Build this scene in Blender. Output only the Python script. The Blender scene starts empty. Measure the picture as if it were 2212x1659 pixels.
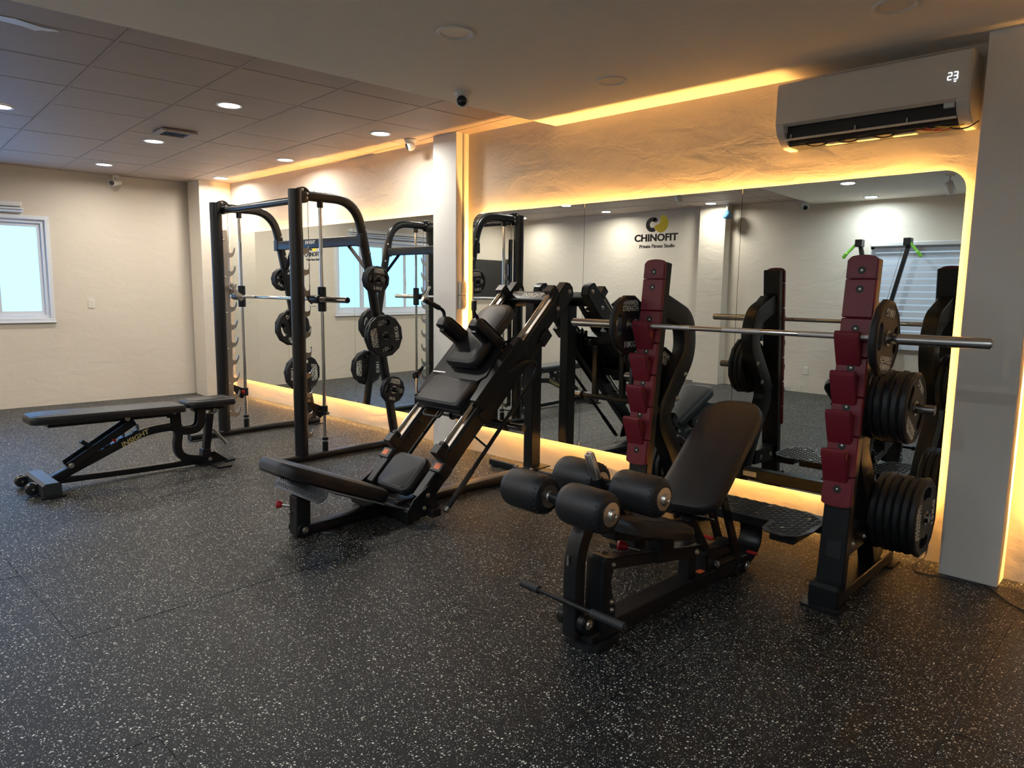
import bpy, bmesh, math, random
from mathutils import Vector, Matrix
random.seed(7)
PI = math.pi
sc = bpy.context.scene
COL = sc.collection

# ------------------------------------------------------------------ camera
def make_camera():
    f, pitch, roll, th = 1540.0, math.atan(206 / 1540.0), math.atan(.0125), math.radians(46.1)
    fw = Vector((-math.cos(th) * math.cos(pitch), math.sin(th) * math.cos(pitch), -math.sin(pitch)))
    rt = Vector((math.sin(th), math.cos(th), 0))
    up = rt.cross(fw)
    R = math.cos(roll) * rt + math.sin(roll) * up
    U = -math.sin(roll) * rt + math.cos(roll) * up
    cd = bpy.data.cameras.new('camera')
    cd.sensor_width = 36.0
    cd.sensor_fit = 'HORIZONTAL'
    cd.lens = f * 36.0 / 2212.0
    cd.clip_start = 0.02
    co = bpy.data.objects.new('camera', cd)
    COL.objects.link(co)
    m = Matrix((R, U, -fw)).transposed().to_4x4()
    m.translation = Vector((0, 0, 1.5))
    co.matrix_world = m
    sc.camera = co
make_camera()

# ------------------------------------------------------------------ world, exposure
w = bpy.data.worlds.new('world')
sc.world = w
w.use_nodes = True
w.node_tree.nodes['Background'].inputs[0].default_value = (.62, .74, .9, 1)
w.node_tree.nodes['Background'].inputs[1].default_value = .6
sc.view_settings.view_transform = 'Standard'
sc.view_settings.look = 'None'
sc.view_settings.gamma = 1
sc.view_settings.use_curve_mapping = False
sc.view_settings.exposure = 0.5
LAMP_ON = 13.0        # watts of each ceiling downlight that is on
LED = 400.0           # radiance of the amber strips behind the mirrors
WINDOW = 2.9         # radiance of the frosted window glass
BLIND = .55          # radiance of the glass behind the zebra blind
SPOT_FILL = 0

# ------------------------------------------------------------------ materials
def mat(name, col, rough=.5, metal=0.0, spec=.5, bump=0.0, bscale=200, var=0.0, vscale=3.0, emit=None, estr=0, coat=0):
    m = bpy.data.materials.new(name)
    m.use_nodes = True
    nt = m.node_tree
    b = nt.nodes['Principled BSDF']
    b.inputs['Base Color'].default_value = (*col, 1)
    b.inputs['Roughness'].default_value = rough
    b.inputs['Metallic'].default_value = metal
    b.inputs['Specular IOR Level'].default_value = spec
    if coat:
        b.inputs['Coat Weight'].default_value = coat
    if emit:
        b.inputs['Emission Color'].default_value = (*emit, 1)
        b.inputs['Emission Strength'].default_value = estr
    tc = nt.nodes.new('ShaderNodeTexCoord')
    if var:
        n = nt.nodes.new('ShaderNodeTexNoise')
        n.inputs['Scale'].default_value = vscale
        n.inputs['Detail'].default_value = 6
        r = nt.nodes.new('ShaderNodeMapRange')
        r.inputs['To Min'].default_value = 1 - var
        r.inputs['To Max'].default_value = 1 + var
        mx = nt.nodes.new('ShaderNodeVectorMath')
        mx.operation = 'SCALE'
        mx.inputs[0].default_value = col
        nt.links.new(tc.outputs['Object'], n.inputs['Vector'])
        nt.links.new(n.outputs['Fac'], r.inputs['Value'])
        nt.links.new(r.outputs[0], mx.inputs['Scale'])
        nt.links.new(mx.outputs[0], b.inputs['Base Color'])
    if bump:
        n2 = nt.nodes.new('ShaderNodeTexNoise')
        n2.inputs['Scale'].default_value = bscale
        n2.inputs['Detail'].default_value = 4
        bp = nt.nodes.new('ShaderNodeBump')
        bp.inputs['Strength'].default_value = bump
        bp.inputs['Distance'].default_value = .004
        nt.links.new(tc.outputs['Object'], n2.inputs['Vector'])
        nt.links.new(n2.outputs['Fac'], bp.inputs['Height'])
        nt.links.new(bp.outputs[0], b.inputs['Normal'])
    return m

M = {}
M['black'] = mat('black_powder_coat', (.009, .0095, .011), .34, spec=.4, bump=.06, bscale=600)
M['rubber'] = mat('plate_rubber', (.011, .0115, .013), .5, spec=.4, bump=.12, bscale=500)
M['plastic'] = mat('black_plastic', (.014, .014, .016), .35, spec=.4)
M['vinyl'] = mat('black_vinyl', (.013, .013, .015), .4, spec=.4, bump=.25, bscale=350)
M['grip'] = mat('grip_rubber', (.016, .016, .018), .6, bump=.2, bscale=700)
M['chrome'] = mat('chrome', (.78, .77, .75), .12, 1)
M['knurl'] = mat('knurled_steel', (.62, .62, .62), .38, 1, bump=.4, bscale=900)
M['steel'] = mat('brushed_steel', (.62, .58, .53), .33, 1, bump=.05, bscale=300)
M['darksteel'] = mat('dark_chrome', (.30, .29, .28), .22, 1)
M['satin'] = mat('satin_plate', (.5, .45, .4), .45, .85)
M['red'] = mat('oxblood_plastic', (.17, .011, .022), .42, bump=.05, bscale=400)
M['redknob'] = mat('red_knob', (.38, .012, .02), .35)
M['white'] = mat('white_plastic', (.72, .71, .69), .4)
M['acfront'] = mat('air_conditioner_shell', (.66, .62, .57), .3)
M['dark'] = mat('dark_cavity', (.008, .008, .008), .5)
M['printwhite'] = mat('white_print', (.80, .78, .70), .5)
M['printgold'] = mat('gold_print', (.62, .50, .22), .4)
M['orange'] = mat('orange_label', (.75, .16, .04), .5)
M['green'] = mat('green_plastic', (.25, .75, .05), .4)
M['yellow'] = mat('yellow_vinyl_print', (.72, .60, .01), .5)
M['inkblack'] = mat('black_vinyl_print', (.012, .012, .012), .5)
M['frame'] = mat('window_frame', (.68, .70, .74), .4)
M['column'] = mat('column_paint', (.74, .71, .67), .7, bump=.25, bscale=25, var=.03)
M['wire'] = mat('red_wire', (.5, .06, .03), .5)
M['wirey'] = mat('yellow_wire', (.7, .5, .05), .5)
M['cream'] = mat('cream_plastic', (.72, .66, .56), .4)
M['tv'] = mat('screen_glass', (.012, .013, .015), .18)

def wall_mat(name, col, patch=.06):
    m = mat(name, col, .75, bump=.0)
    nt = m.node_tree
    b = nt.nodes['Principled BSDF']
    tc = [n for n in nt.nodes if n.type == 'TEX_COORD'][0]
    a = nt.nodes.new('ShaderNodeTexNoise'); a.inputs['Scale'].default_value = 1.3; a.inputs['Detail'].default_value = 5
    r = nt.nodes.new('ShaderNodeMapRange'); r.inputs['To Min'].default_value = 1 - patch; r.inputs['To Max'].default_value = 1 + patch
    s = nt.nodes.new('ShaderNodeVectorMath'); s.operation = 'SCALE'; s.inputs[0].default_value = col
    nt.links.new(tc.outputs['Object'], a.inputs['Vector']); nt.links.new(a.outputs['Fac'], r.inputs['Value'])
    nt.links.new(r.outputs[0], s.inputs['Scale']); nt.links.new(s.outputs[0], b.inputs['Base Color'])
    # trowel marks: stretched noise, plus fine grain
    mp = nt.nodes.new('ShaderNodeMapping'); mp.inputs['Scale'].default_value = (1.2, 1.2, 2.6)
    c = nt.nodes.new('ShaderNodeTexNoise'); c.inputs['Scale'].default_value = 2.6; c.inputs['Detail'].default_value = 9; c.inputs['Distortion'].default_value = .9
    d = nt.nodes.new('ShaderNodeTexNoise'); d.inputs['Scale'].default_value = 60; d.inputs['Detail'].default_value = 3
    ad = nt.nodes.new('ShaderNodeMath'); ad.operation = 'MULTIPLY_ADD'; ad.inputs[1].default_value = .12
    bp = nt.nodes.new('ShaderNodeBump'); bp.inputs['Strength'].default_value = .5; bp.inputs['Distance'].default_value = .012
    nt.links.new(tc.outputs['Object'], mp.inputs[0]); nt.links.new(mp.outputs[0], c.inputs['Vector'])
    nt.links.new(tc.outputs['Object'], d.inputs['Vector'])
    nt.links.new(d.outputs['Fac'], ad.inputs[0]); nt.links.new(c.outputs['Fac'], ad.inputs[2])
    nt.links.new(ad.outputs[0], bp.inputs['Height']); nt.links.new(bp.outputs[0], b.inputs['Normal'])
    return m
M['wall'] = wall_mat('wall_paint', (.66, .585, .49))
M['ceil'] = wall_mat('plaster_ceiling_paint', (.90, .83, .73), .03)
M['panel'] = mat('painted_ceiling_panel', (.42, .34, .30), .6, bump=.1, bscale=30, var=.08, vscale=2)
M['grid'] = mat('ceiling_grid', (.16, .14, .13), .6)
M['tread'] = mat('tread_plate', (.032, .033, .036), .36, bump=.1, bscale=300)
M['slabdark'] = mat('ceiling_void', (.03, .026, .024), .8)

def floor_mat():
    m = mat('speckled_rubber', (.012, .012, .013), .5, spec=.2)
    nt = m.node_tree
    b = nt.nodes['Principled BSDF']
    tc = [n for n in nt.nodes if n.type == 'TEX_COORD'][0]
    geo = nt.nodes.new('ShaderNodeNewGeometry')
    def flecks(scale, thr, seed):
        mp = nt.nodes.new('ShaderNodeMapping'); mp.inputs['Location'].default_value = (seed, seed * 1.7, 0)
        nz = nt.nodes.new('ShaderNodeTexNoise'); nz.inputs['Scale'].default_value = scale * 1.3; nz.inputs['Detail'].default_value = 1
        mixv = nt.nodes.new('ShaderNodeVectorMath'); mixv.operation = 'MULTIPLY_ADD'
        mixv.inputs[1].default_value = (.9 / scale,) * 3
        v = nt.nodes.new('ShaderNodeTexVoronoi'); v.inputs['Scale'].default_value = scale
        v.voronoi_dimensions = '2D'
        sep = nt.nodes.new('ShaderNodeSeparateColor')
        # size of each fleck is random: threshold = thr * random
        mu = nt.nodes.new('ShaderNodeMath'); mu.operation = 'MULTIPLY'; mu.inputs[1].default_value = thr
        pw = nt.nodes.new('ShaderNodeMath'); pw.operation = 'POWER'; pw.inputs[1].default_value = 4.2
        lt = nt.nodes.new('ShaderNodeMath'); lt.operation = 'LESS_THAN'
        nt.links.new(geo.outputs['Position'], mp.inputs[0])
        nt.links.new(mp.outputs[0], nz.inputs['Vector'])
        nt.links.new(nz.outputs['Color'], mixv.inputs[0]); nt.links.new(mp.outputs[0], mixv.inputs[2])
        nt.links.new(mixv.outputs[0], v.inputs['Vector'])
        nt.links.new(v.outputs['Color'], sep.inputs[0])
        nt.links.new(sep.outputs[0], pw.inputs[0]); nt.links.new(pw.outputs[0], mu.inputs[0])
        nt.links.new(v.outputs['Distance'], lt.inputs[0]); nt.links.new(mu.outputs[0], lt.inputs[1])
        return lt, sep
    l1, s1 = flecks(84, .32, 0.0)
    l2, s2 = flecks(160, .27, 5.3)
    l3, s3 = flecks(56, .13, 9.1)
    mx = nt.nodes.new('ShaderNodeMath'); mx.operation = 'MAXIMUM'
    mx2 = nt.nodes.new('ShaderNodeMath'); mx2.operation = 'MAXIMUM'
    nt.links.new(l1.outputs[0], mx.inputs[0]); nt.links.new(l2.outputs[0], mx.inputs[1])
    nt.links.new(mx.outputs[0], mx2.inputs[0]); nt.links.new(l3.outputs[0], mx2.inputs[1])
    # fleck colour cream to grey
    ramp = nt.nodes.new('ShaderNodeMix'); ramp.data_type = 'RGBA'
    ramp.inputs[6].default_value = (.50, .49, .44, 1); ramp.inputs[7].default_value = (.88, .85, .74, 1)
    nt.links.new(s1.outputs[1], ramp.inputs[0])
    # mottled dark rubber with a little dust
    nz = nt.nodes.new('ShaderNodeTexNoise'); nz.inputs['Scale'].default_value = 1.6; nz.inputs['Detail'].default_value = 7
    nt.links.new(geo.outputs['Position'], nz.inputs['Vector'])
    base = nt.nodes.new('ShaderNodeMix'); base.data_type = 'RGBA'
    base.inputs[6].default_value = (.006, .0064, .008, 1); base.inputs[7].default_value = (.014, .0145, .017, 1)
    nt.links.new(nz.outputs['Fac'], base.inputs[0])
    fin = nt.nodes.new('ShaderNodeMix'); fin.data_type = 'RGBA'
    nt.links.new(mx2.outputs[0], fin.inputs[0]); nt.links.new(base.outputs[2], fin.inputs[6]); nt.links.new(ramp.outputs[2], fin.inputs[7])
    nt.links.new(fin.outputs[2], b.inputs['Base Color'])
    rr = nt.nodes.new('ShaderNodeMapRange'); rr.inputs['To Min'].default_value = .38; rr.inputs['To Max'].default_value = .5
    nt.links.new(nz.outputs['Fac'], rr.inputs['Value']); nt.links.new(rr.outputs[0], b.inputs['Roughness'])
    g = nt.nodes.new('ShaderNodeTexNoise'); g.inputs['Scale'].default_value = 260; g.inputs['Detail'].default_value = 3
    bp = nt.nodes.new('ShaderNodeBump'); bp.inputs['Strength'].default_value = .5; bp.inputs['Distance'].default_value = .003
    nt.links.new(geo.outputs['Position'], g.inputs['Vector']); nt.links.new(g.outputs['Fac'], bp.inputs['Height'])
    nt.links.new(bp.outputs[0], b.inputs['Normal'])
    return m
M['floor'] = floor_mat()

def emis(name, col, s):
    m = bpy.data.materials.new(name); m.use_nodes = True
    nt = m.node_tree; nt.nodes.clear()
    o = nt.nodes.new('ShaderNodeOutputMaterial'); e = nt.nodes.new('ShaderNodeEmission')
    e.inputs[0].default_value = (*col, 1); e.inputs[1].default_value = s
    nt.links.new(e.outputs[0], o.inputs[0])
    return m
M['led'] = emis('amber_led', (1.0, .50, .125), LED)
M['lamp'] = emis('downlight_diffuser_lit', (1.0, .97, .92), 9)
M['lampcool'] = emis('downlight_diffuser_lit_cool', (.80, .93, 1.0), 9)
M['digits'] = emis('display_digits', (.85, .88, 1.0), 1.6)
M['pane'] = emis('frosted_window_pane', (.18, .56, 1.22), WINDOW)
M['pane2'] = emis('bright_window_pane', (.62, .80, 1.0), BLIND)
def mirror_mat():
    m = bpy.data.materials.new('mirror_glass'); m.use_nodes = True
    b = m.node_tree.nodes['Principled BSDF']
    b.inputs['Base Color'].default_value = (.80, .84, .82, 1)
    b.inputs['Metallic'].default_value = 1; b.inputs['Roughness'].default_value = 0.0
    return m
M['mirror'] = mirror_mat()

# ------------------------------------------------------------------ object helpers
def tag(o, label=None, cat=None, group=None, kind=None):
    if label: o['label'] = label
    if cat: o['category'] = cat
    if group: o['group'] = group
    if kind: o['kind'] = kind
    return o
def thing(name, label, cat, loc=(0, 0, 0), rz=0.0, group=None):
    o = bpy.data.objects.new(name, None); COL.objects.link(o)
    o.empty_display_size = .1
    o.location = loc; o.rotation_euler = (0, 0, rz)
    return tag(o, label, cat, group)
def frame(origin, xa, ya, za):
    m = Matrix((Vector(xa), Vector(ya), Vector(za))).transposed().to_4x4()
    m.translation = Vector(origin)
    return m

class MB:
    """collects geometry (world or local coords); build() links it as one mesh object"""
    def __init__(s): s.bm = bmesh.new()
    def _merge(s, b, mtx=None):
        if mtx is not None: bmesh.ops.transform(b, matrix=mtx, verts=b.verts)
        me = bpy.data.meshes.new('t'); b.to_mesh(me); b.free()
        s.bm.from_mesh(me); bpy.data.meshes.remove(me)
        return s
    def box(s, c, d, mtx=None, bev=.003, seg=1):
        b = bmesh.new(); bmesh.ops.create_cube(b, size=1)
        bmesh.ops.scale(b, vec=d, verts=b.verts)
        if bev:
            bmesh.ops.bevel(b, geom=b.edges[:], offset=min(bev, min(d) * .45), segments=seg, affect='EDGES', clamp_overlap=True)
        bmesh.ops.translate(b, vec=c, verts=b.verts)
        return s._merge(b, mtx)
    def span(s, x, y, z, bev=.003, seg=1, mtx=None):
        return s.box(((x[0] + x[1]) / 2, (y[0] + y[1]) / 2, (z[0] + z[1]) / 2), (abs(x[1] - x[0]), abs(y[1] - y[0]), abs(z[1] - z[0])), mtx, bev, seg)
    def beam(s, p0, p1, wd, ht, side=(1, 0, 0), bev=.004, seg=1):
        """rectangular bar from p0 to p1; wd along side, ht across"""
        p0 = Vector(p0); p1 = Vector(p1); a = (p1 - p0); L = a.length; a.normalize()
        sd = Vector(side); sd = (sd - a * sd.dot(a)).normalized(); up = a.cross(sd)
        b = bmesh.new(); bmesh.ops.create_cube(b, size=1)
        bmesh.ops.scale(b, vec=(wd, ht, L), verts=b.verts)
        if bev: bmesh.ops.bevel(b, geom=b.edges[:], offset=min(bev, wd * .45, ht * .45), segments=seg, affect='EDGES')
        return s._merge(b, frame((p0 + p1) / 2, sd, up, a))
    def cyl(s, p0, p1, r, r2=None, n=20, bev=0):
        p0 = Vector(p0); p1 = Vector(p1); a = p1 - p0; L = a.length; a.normalize()
        t = Vector((0, 0, 1)) if abs(a.z) < .9 else Vector((1, 0, 0))
        x = a.cross(t).normalized(); y = a.cross(x)
        b = bmesh.new(); bmesh.ops.create_cone(b, cap_ends=True, segments=n, radius1=r, radius2=r if r2 is None else r2, depth=L)
        if bev:
            es = [e for e in b.edges if abs(abs(e.verts[0].co.z) - L / 2) < 1e-6 and abs(e.verts[0].co.z - e.verts[1].co.z) < 1e-6]
            bmesh.ops.bevel(b, geom=es, offset=bev, segments=2, affect='EDGES')
        return s._merge(b, frame((p0 + p1) / 2, x, y, a))
    def lathe(s, prof, origin, axis=(1, 0, 0), n=28):
        """prof: list of (r, h) along axis"""
        a = Vector(axis).normalized(); t = Vector((0, 0, 1)) if abs(a.z) < .9 else Vector((1, 0, 0))
        x = a.cross(t).normalized(); y = a.cross(x)
        b = bmesh.new(); rings = []
        for r, h in prof:
            if r < 1e-5: rings.append([b.verts.new((0, 0, h))])
            else: rings.append([b.verts.new((r * math.cos(2 * PI * i / n), r * math.sin(2 * PI * i / n), h)) for i in range(n)])
        for A, B in zip(rings, rings[1:]):
            for i in range(n):
                j = (i + 1) % n
                if len(A) == 1 and len(B) == 1: continue
                if len(A) == 1: b.faces.new((A[0], B[j], B[i]))
                elif len(B) == 1: b.faces.new((A[i], A[j], B[0]))
                else: b.faces.new((A[i], A[j], B[j], B[i]))
        bmesh.ops.recalc_face_normals(b, faces=b.faces)
        return s._merge(b, frame(origin, x, y, a))
    def prism(s, pts, t0, t1, plane='yz', mtx=None, bev=0):
        """polygon (a,b) extruded between t0..t1 on the third axis"""
        b = bmesh.new()
        def P(a, c, t): return {'yz': (t, a, c), 'xz': (a, t, c), 'xy': (a, c, t)}[plane]
        A = [b.verts.new(P(a, c, t0)) for a, c in pts]; B = [b.verts.new(P(a, c, t1)) for a, c in pts]
        n = len(pts)
        fa = b.faces.new(A); fb = b.faces.new(B[::-1])
        for i in range(n): b.faces.new((A[i], B[i], B[(i + 1) % n], A[(i + 1) % n]))
        bmesh.ops.recalc_face_normals(b, faces=b.faces)
        if bev:
            es = list(fa.edges) + list(fb.edges)
            bmesh.ops.bevel(b, geom=es, offset=bev, segments=2, affect='EDGES')
        bmesh.ops.triangulate(b, faces=[f for f in b.faces if len(f.verts) > 4])
        return s._merge(b, mtx)
    def sweep(s, path, prof, side=(1, 0, 0), cap=True):
        """closed 2-D profile [(a,b)] swept along path; a along side, b across"""
        path = [Vector(p) for p in path]; n = len(path); b = bmesh.new(); rings = []
        for i, p in enumerate(path):
            d = (path[min(i + 1, n - 1)] - path[max(i - 1, 0)]).normalized()
            if 0 < i < n - 1:
                d0 = (p - path[i - 1]).normalized(); d1 = (path[i + 1] - p).normalized()
                k = 1 / max(.5, math.sqrt(max(0, (1 + d0.dot(d1)) / 2)))
            else: k = 1
            sd = Vector(side); sd = (sd - d * sd.dot(d)).normalized(); up = d.cross(sd)
            rings.append([b.verts.new(p + sd * a + up * (c * k)) for a, c in prof])
        m = len(prof)
        for A, B in zip(rings, rings[1:]):
            for i in range(m): b.faces.new((A[i], A[(i + 1) % m], B[(i + 1) % m], B[i]))
        if cap: b.faces.new(rings[0][::-1]); b.faces.new(rings[-1])
        bmesh.ops.recalc_face_normals(b, faces=b.faces)
        return s._merge(b)
    def tube(s, path, r, n=12, side=None):
        path = [Vector(p) for p in path]
        if side is None:
            # a side vector that is never parallel to the path
            best = max(((1, 0, 0), (0, 1, 0), (0, 0, 1)), key=lambda v: min((1 - abs((path[i + 1] - path[i]).normalized().dot(Vector(v)))) for i in range(len(path) - 1)))
            side = best
        return s.sweep(path, [(r * math.cos(2 * PI * i / n), r * math.sin(2 * PI * i / n)) for i in range(n)], side)
    def build(s, name, m, parent=None, off=None, smooth=True):
        me = bpy.data.meshes.new(name)
        if off is not None: bmesh.ops.translate(s.bm, vec=-Vector(off), verts=s.bm.verts)
        s.bm.to_mesh(me); s.bm.free()
        me.materials.append(M[m] if isinstance(m, str) else m)
        o = bpy.data.objects.new(name, me); COL.objects.link(o)
        if smooth:
            for p in me.polygons: p.use_smooth = True
            try: me.set_sharp_from_angle(angle=math.radians(32))
            except Exception: pass
        if parent: o.parent = parent
        return o
def rrect(wd, ht, r, n=3):
    o = []
    for cx, cy, a0 in ((wd / 2 - r, ht / 2 - r, 0), (-wd / 2 + r, ht / 2 - r, PI / 2), (-wd / 2 + r, -ht / 2 + r, PI), (wd / 2 - r, -ht / 2 + r, 1.5 * PI)):
        for i in range(n + 1):
            a = a0 + PI / 2 * i / n; o.append((cx + r * math.cos(a), cy + r * math.sin(a)))
    return o
def arc_path(pts, rad, n=6):
    """polyline with filleted corners"""
    pts = [Vector(p) for p in pts]; out = [pts[0]]
    for i in range(1, len(pts) - 1):
        p = pts[i]; a = (pts[i - 1] - p); c = (pts[i + 1] - p)
        r = min(rad if not isinstance(rad, (list, tuple)) else rad[i - 1], a.length * .49, c.length * .49)
        A = p + a.normalized() * r; B = p + c.normalized() * r
        for k in range(n + 1):
            t = k / n; out.append((1 - t) ** 2 * A + 2 * t * (1 - t) * p + t * t * B)
    out.append(pts[-1]); return out
def pad_mb(wd, ln, th, corner=(.05, .05), mb=None, mtx=None, edge=.016):
    """upholstered pad: outline in local x (width) / y (length 0..ln), thickness z 0..th; corner radii at y=0 and y=ln"""
    c0, c1 = corner; pts = []
    for cx, cy, r, a0 in ((wd / 2 - c0, c0, c0, -PI / 2), (wd / 2 - c1, ln - c1, c1, 0), (-wd / 2 + c1, ln - c1, c1, PI / 2), (-wd / 2 + c0, c0, c0, PI)):
        for i in range(7):
            a = a0 + PI / 2 * i / 6; pts.append((cx + r * math.cos(a), cy + r * math.sin(a)))
    cx, cy = 0, ln / 2
    b = bmesh.new(); rings = []
    lv = [(0.0, edge * .6), (edge * .25, 0.0), (th * .5, -.002), (th - edge, 0.0), (th - edge * .35, edge * .4), (th, edge * 1.3)]
    for z, ins in lv:
        ring = []
        for x, y in pts:
            sx = 1 - ins / (wd / 2); sy = 1 - ins / (ln / 2)
            ring.append(b.verts.new((x * sx, cy + (y - cy) * sy, z)))
        rings.append(ring)
    n = len(pts)
    for A, B in zip(rings, rings[1:]):
        for i in range(n): b.faces.new((A[i], A[(i + 1) % n], B[(i + 1) % n], B[i]))
    b.faces.new(rings[0][::-1])
    top = [b.verts.new((x * .8, cy + (y - cy) * .86, th + .004)) for x, y in pts]
    for i in range(n): b.faces.new((rings[-1][i], rings[-1][(i + 1) % n], top[(i + 1) % n], top[i]))
    b.faces.new(top)
    bmesh.ops.recalc_face_normals(b, faces=b.faces)
    mb = mb or MB()
    return mb._merge(b, mtx)
def text_mesh(txt, size, depth=.0012, offset=0.0, sx=1.0, space=1.0, shear=0.0, line=1.0):
    cu = bpy.data.curves.new('t', 'FONT'); cu.body = txt; cu.size = size; cu.extrude = depth; cu.offset = offset
    cu.align_x = 'CENTER'; cu.align_y = 'CENTER'; cu.space_character = space; cu.shear = shear; cu.space_line = line
    cu.resolution_u = 3
    ob = bpy.data.objects.new('t', cu); COL.objects.link(ob)
    dg = bpy.context.evaluated_depsgraph_get()
    me = bpy.data.meshes.new_from_object(ob.evaluated_get(dg))
    bpy.data.objects.remove(ob); bpy.data.curves.remove(cu)
    b = bmesh.new(); b.from_mesh(me); bpy.data.meshes.remove(me)
    bmesh.ops.scale(b, vec=(sx, 1, 1), verts=b.verts)
    return b
def copy_tree(o, parent=None):
    c = o.copy(); COL.objects.link(c)
    if parent: c.parent = parent
    for ch in list(o.children): copy_tree(ch, c)
    return c

# ================================================================== THE ROOM
WY = 4.45           # wall behind the mirrors
MY = 4.405          # mirror face
ZM0, ZM1 = .258, 2.152
ROT = math.radians(3.9)

fl = MB().span((-10.9, 2.7), (-2.2, 4.7), (-.12, -.012), bev=0).build('floor', 'slabdark'); tag(fl, kind='structure')
tile_mesh = MB().span((0, .9418), (0, .9658), (-.012, 0), bev=.0007).build('floor_tile', 'floor', fl)
first = True
for i in range(-10, 5):
    for j in range(-6, 5):
        x0 = -1.43 + .943 * i; y0 = 3.68 + .967 * (j - 1)
        if x0 < -10.9 or x0 > 2.0 or y0 < -2.9 or y0 > 4.45: continue
        if first: o = tile_mesh; first = False
        else: o = tile_mesh.copy(); COL.objects.link(o); o.parent = fl
        lift = random.choice((0, 0, 0, .0012, .0006))
        o.location = (x0, y0, lift - .0012); o.rotation_euler = (0, 0, random.uniform(-.0012, .0012))

wr = MB().span((-10.6, 2.6), (WY, WY + .15), (-.02, 3.0), bev=0).build('wall_right', 'wall'); tag(wr, kind='structure')
wn = MB().span((-10.9, 2.6), (-2.1, -1.95), (-.02, 3.0), bev=0)
wn = wn.build('wall_near', 'wall'); tag(wn, kind='structure')
we = MB().span((2.5, 2.65), (-2.0, 4.6), (-.02, 3.0), bev=0).build('wall_end', 'wall'); tag(we, kind='structure')

# left (window) wall, slightly out of square: built in its own frame, hole for the window
WL = frame((-10.12, 2.43, 0), (math.cos(-ROT), -math.sin(ROT) * -1 * -1, 0), (math.sin(ROT), math.cos(ROT), 0), (0, 0, 1))
WL = Matrix.Translation((-10.14, 2.43, 0)) @ Matrix.Rotation(-ROT, 4, 'Z')
wz0, wz1, wy0, wy1 = 1.03, 2.29, -2.08, 0.0
wm = MB()
wm.span((-.16, 0), (-4.8, wy0), (-.02, 3.0), bev=0, mtx=WL)
wm.span((-.16, 0), (wy1, 2.4), (-.02, 3.0), bev=0, mtx=WL)
wm.span((-.16, 0), (wy0, wy1), (-.02, wz0), bev=0, mtx=WL)
wm.span((-.16, 0), (wy0, wy1), (wz1, 3.0), bev=0, mtx=WL)
wl = wm.build('wall_left', 'wall'); tag(wl, kind='structure')
# window: outer frame, inner frame, four sliding sashes with frosted panes
wf = MB()
for a, b_, th, x0, x1 in ((0, 0, .045, -.03, .022), (.045, .045, .04, -.07, -.012)):
    wf.span((x0, x1), (wy0 + a, wy1 - a), (wz1 - b_ - th, wz1 - b_), mtx=WL, bev=.003)
    wf.span((x0, x1), (wy0 + a, wy1 - a), (wz0 + b_, wz0 + b_ + th), mtx=WL, bev=.003)
    wf.span((x0, x1), (wy0 + a, wy0 + a + th), (wz0 + b_ + th, wz1 - b_ - th), mtx=WL, bev=.003)
    wf.span((x0, x1), (wy1 - a - th, wy1 - a), (wz0 + b_ + th, wz1 - b_ - th), mtx=WL, bev=.003)
wf.span((0, .035), (wy0 - .01, wy1 + .01), (wz0 - .012, wz0 + .004), mtx=WL)
win = wf.build('window_1', 'frame'); tag(win, kind='structure')
sy0, sy1 = wy0 + .085, wy1 - .085; sw = (sy1 - sy0) / 4
for k in range(4):
    a = sy0 + k * sw; xo = -.045 if k in (1, 2) else -.062
    s_ = MB()
    for (p, q, r, t) in ((a, a + sw, wz1 - .13, wz1 - .085), (a, a + sw, wz0 + .085, wz0 + .13), (a, a + .04, wz0 + .13, wz1 - .13), (a + sw - .04, a + sw, wz0 + .13, wz1 - .13)):
        s_.span((xo, xo + .022), (p, q), (r, t), mtx=WL)
    so = s_.build('sash', 'frame', win)
    MB().span((xo + .008, xo + .012), (a + .035, a + sw - .035), (wz0 + .125, wz1 - .125), mtx=WL, bev=0).build('pane', 'pane', so)
    if k in (0, 2):
        MB().span((xo + .022, xo + .04), (a + sw - .03, a + sw - .012), (wz0 + .5, wz0 + .62), mtx=WL).build('latch', 'white', so)

# near wall window (seen only in the mirror) with a zebra blind
nx0, nx1, nz0, nz1 = -3.42, -.9, .80, 2.16
wf = MB()
for (p, q, r, t) in ((nx0, nx1, nz1 - .06, nz1), (nx0, nx1, nz0, nz0 + .06), (nx0, nx0 + .06, nz0, nz1), (nx1 - .06, nx1, nz0, nz1), (-2.2, -2.12, nz0, nz1)):
    wf.span((p, q), (-1.95, -1.915), (r, t))
win2 = wf.build('window_2', 'frame'); tag(win2, kind='structure')
for a, b_ in ((nx0 + .05, -2.19), (-2.13, nx1 - .05)):
    MB().span((a, b_), (-1.945, -1.938), (nz0 + .05, nz1 - .05), bev=0).build('pane', 'pane2', win2)

# columns
c = MB().span((-.895, -.625), (4.285, WY), (-.02, 2.9), bev=.004).build('trim_1', 'column'); tag(c, kind='structure')
c = MB().span((-5.17, -4.85), (4.30, WY), (-.02, 2.9), bev=.004).build('trim_2', 'column'); tag(c, kind='structure')
c = MB().span((-9.96, -9.60), (4.03, WY), (-.02, 2.9), bev=.004).build('trim_3', 'wall'); tag(c, kind='structure')
c = MB().span((-6.0, -5.55), (-1.95, -1.75), (-.02, 2.9), bev=.004).build('trim_4', 'wall'); tag(c, kind='structure')

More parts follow.
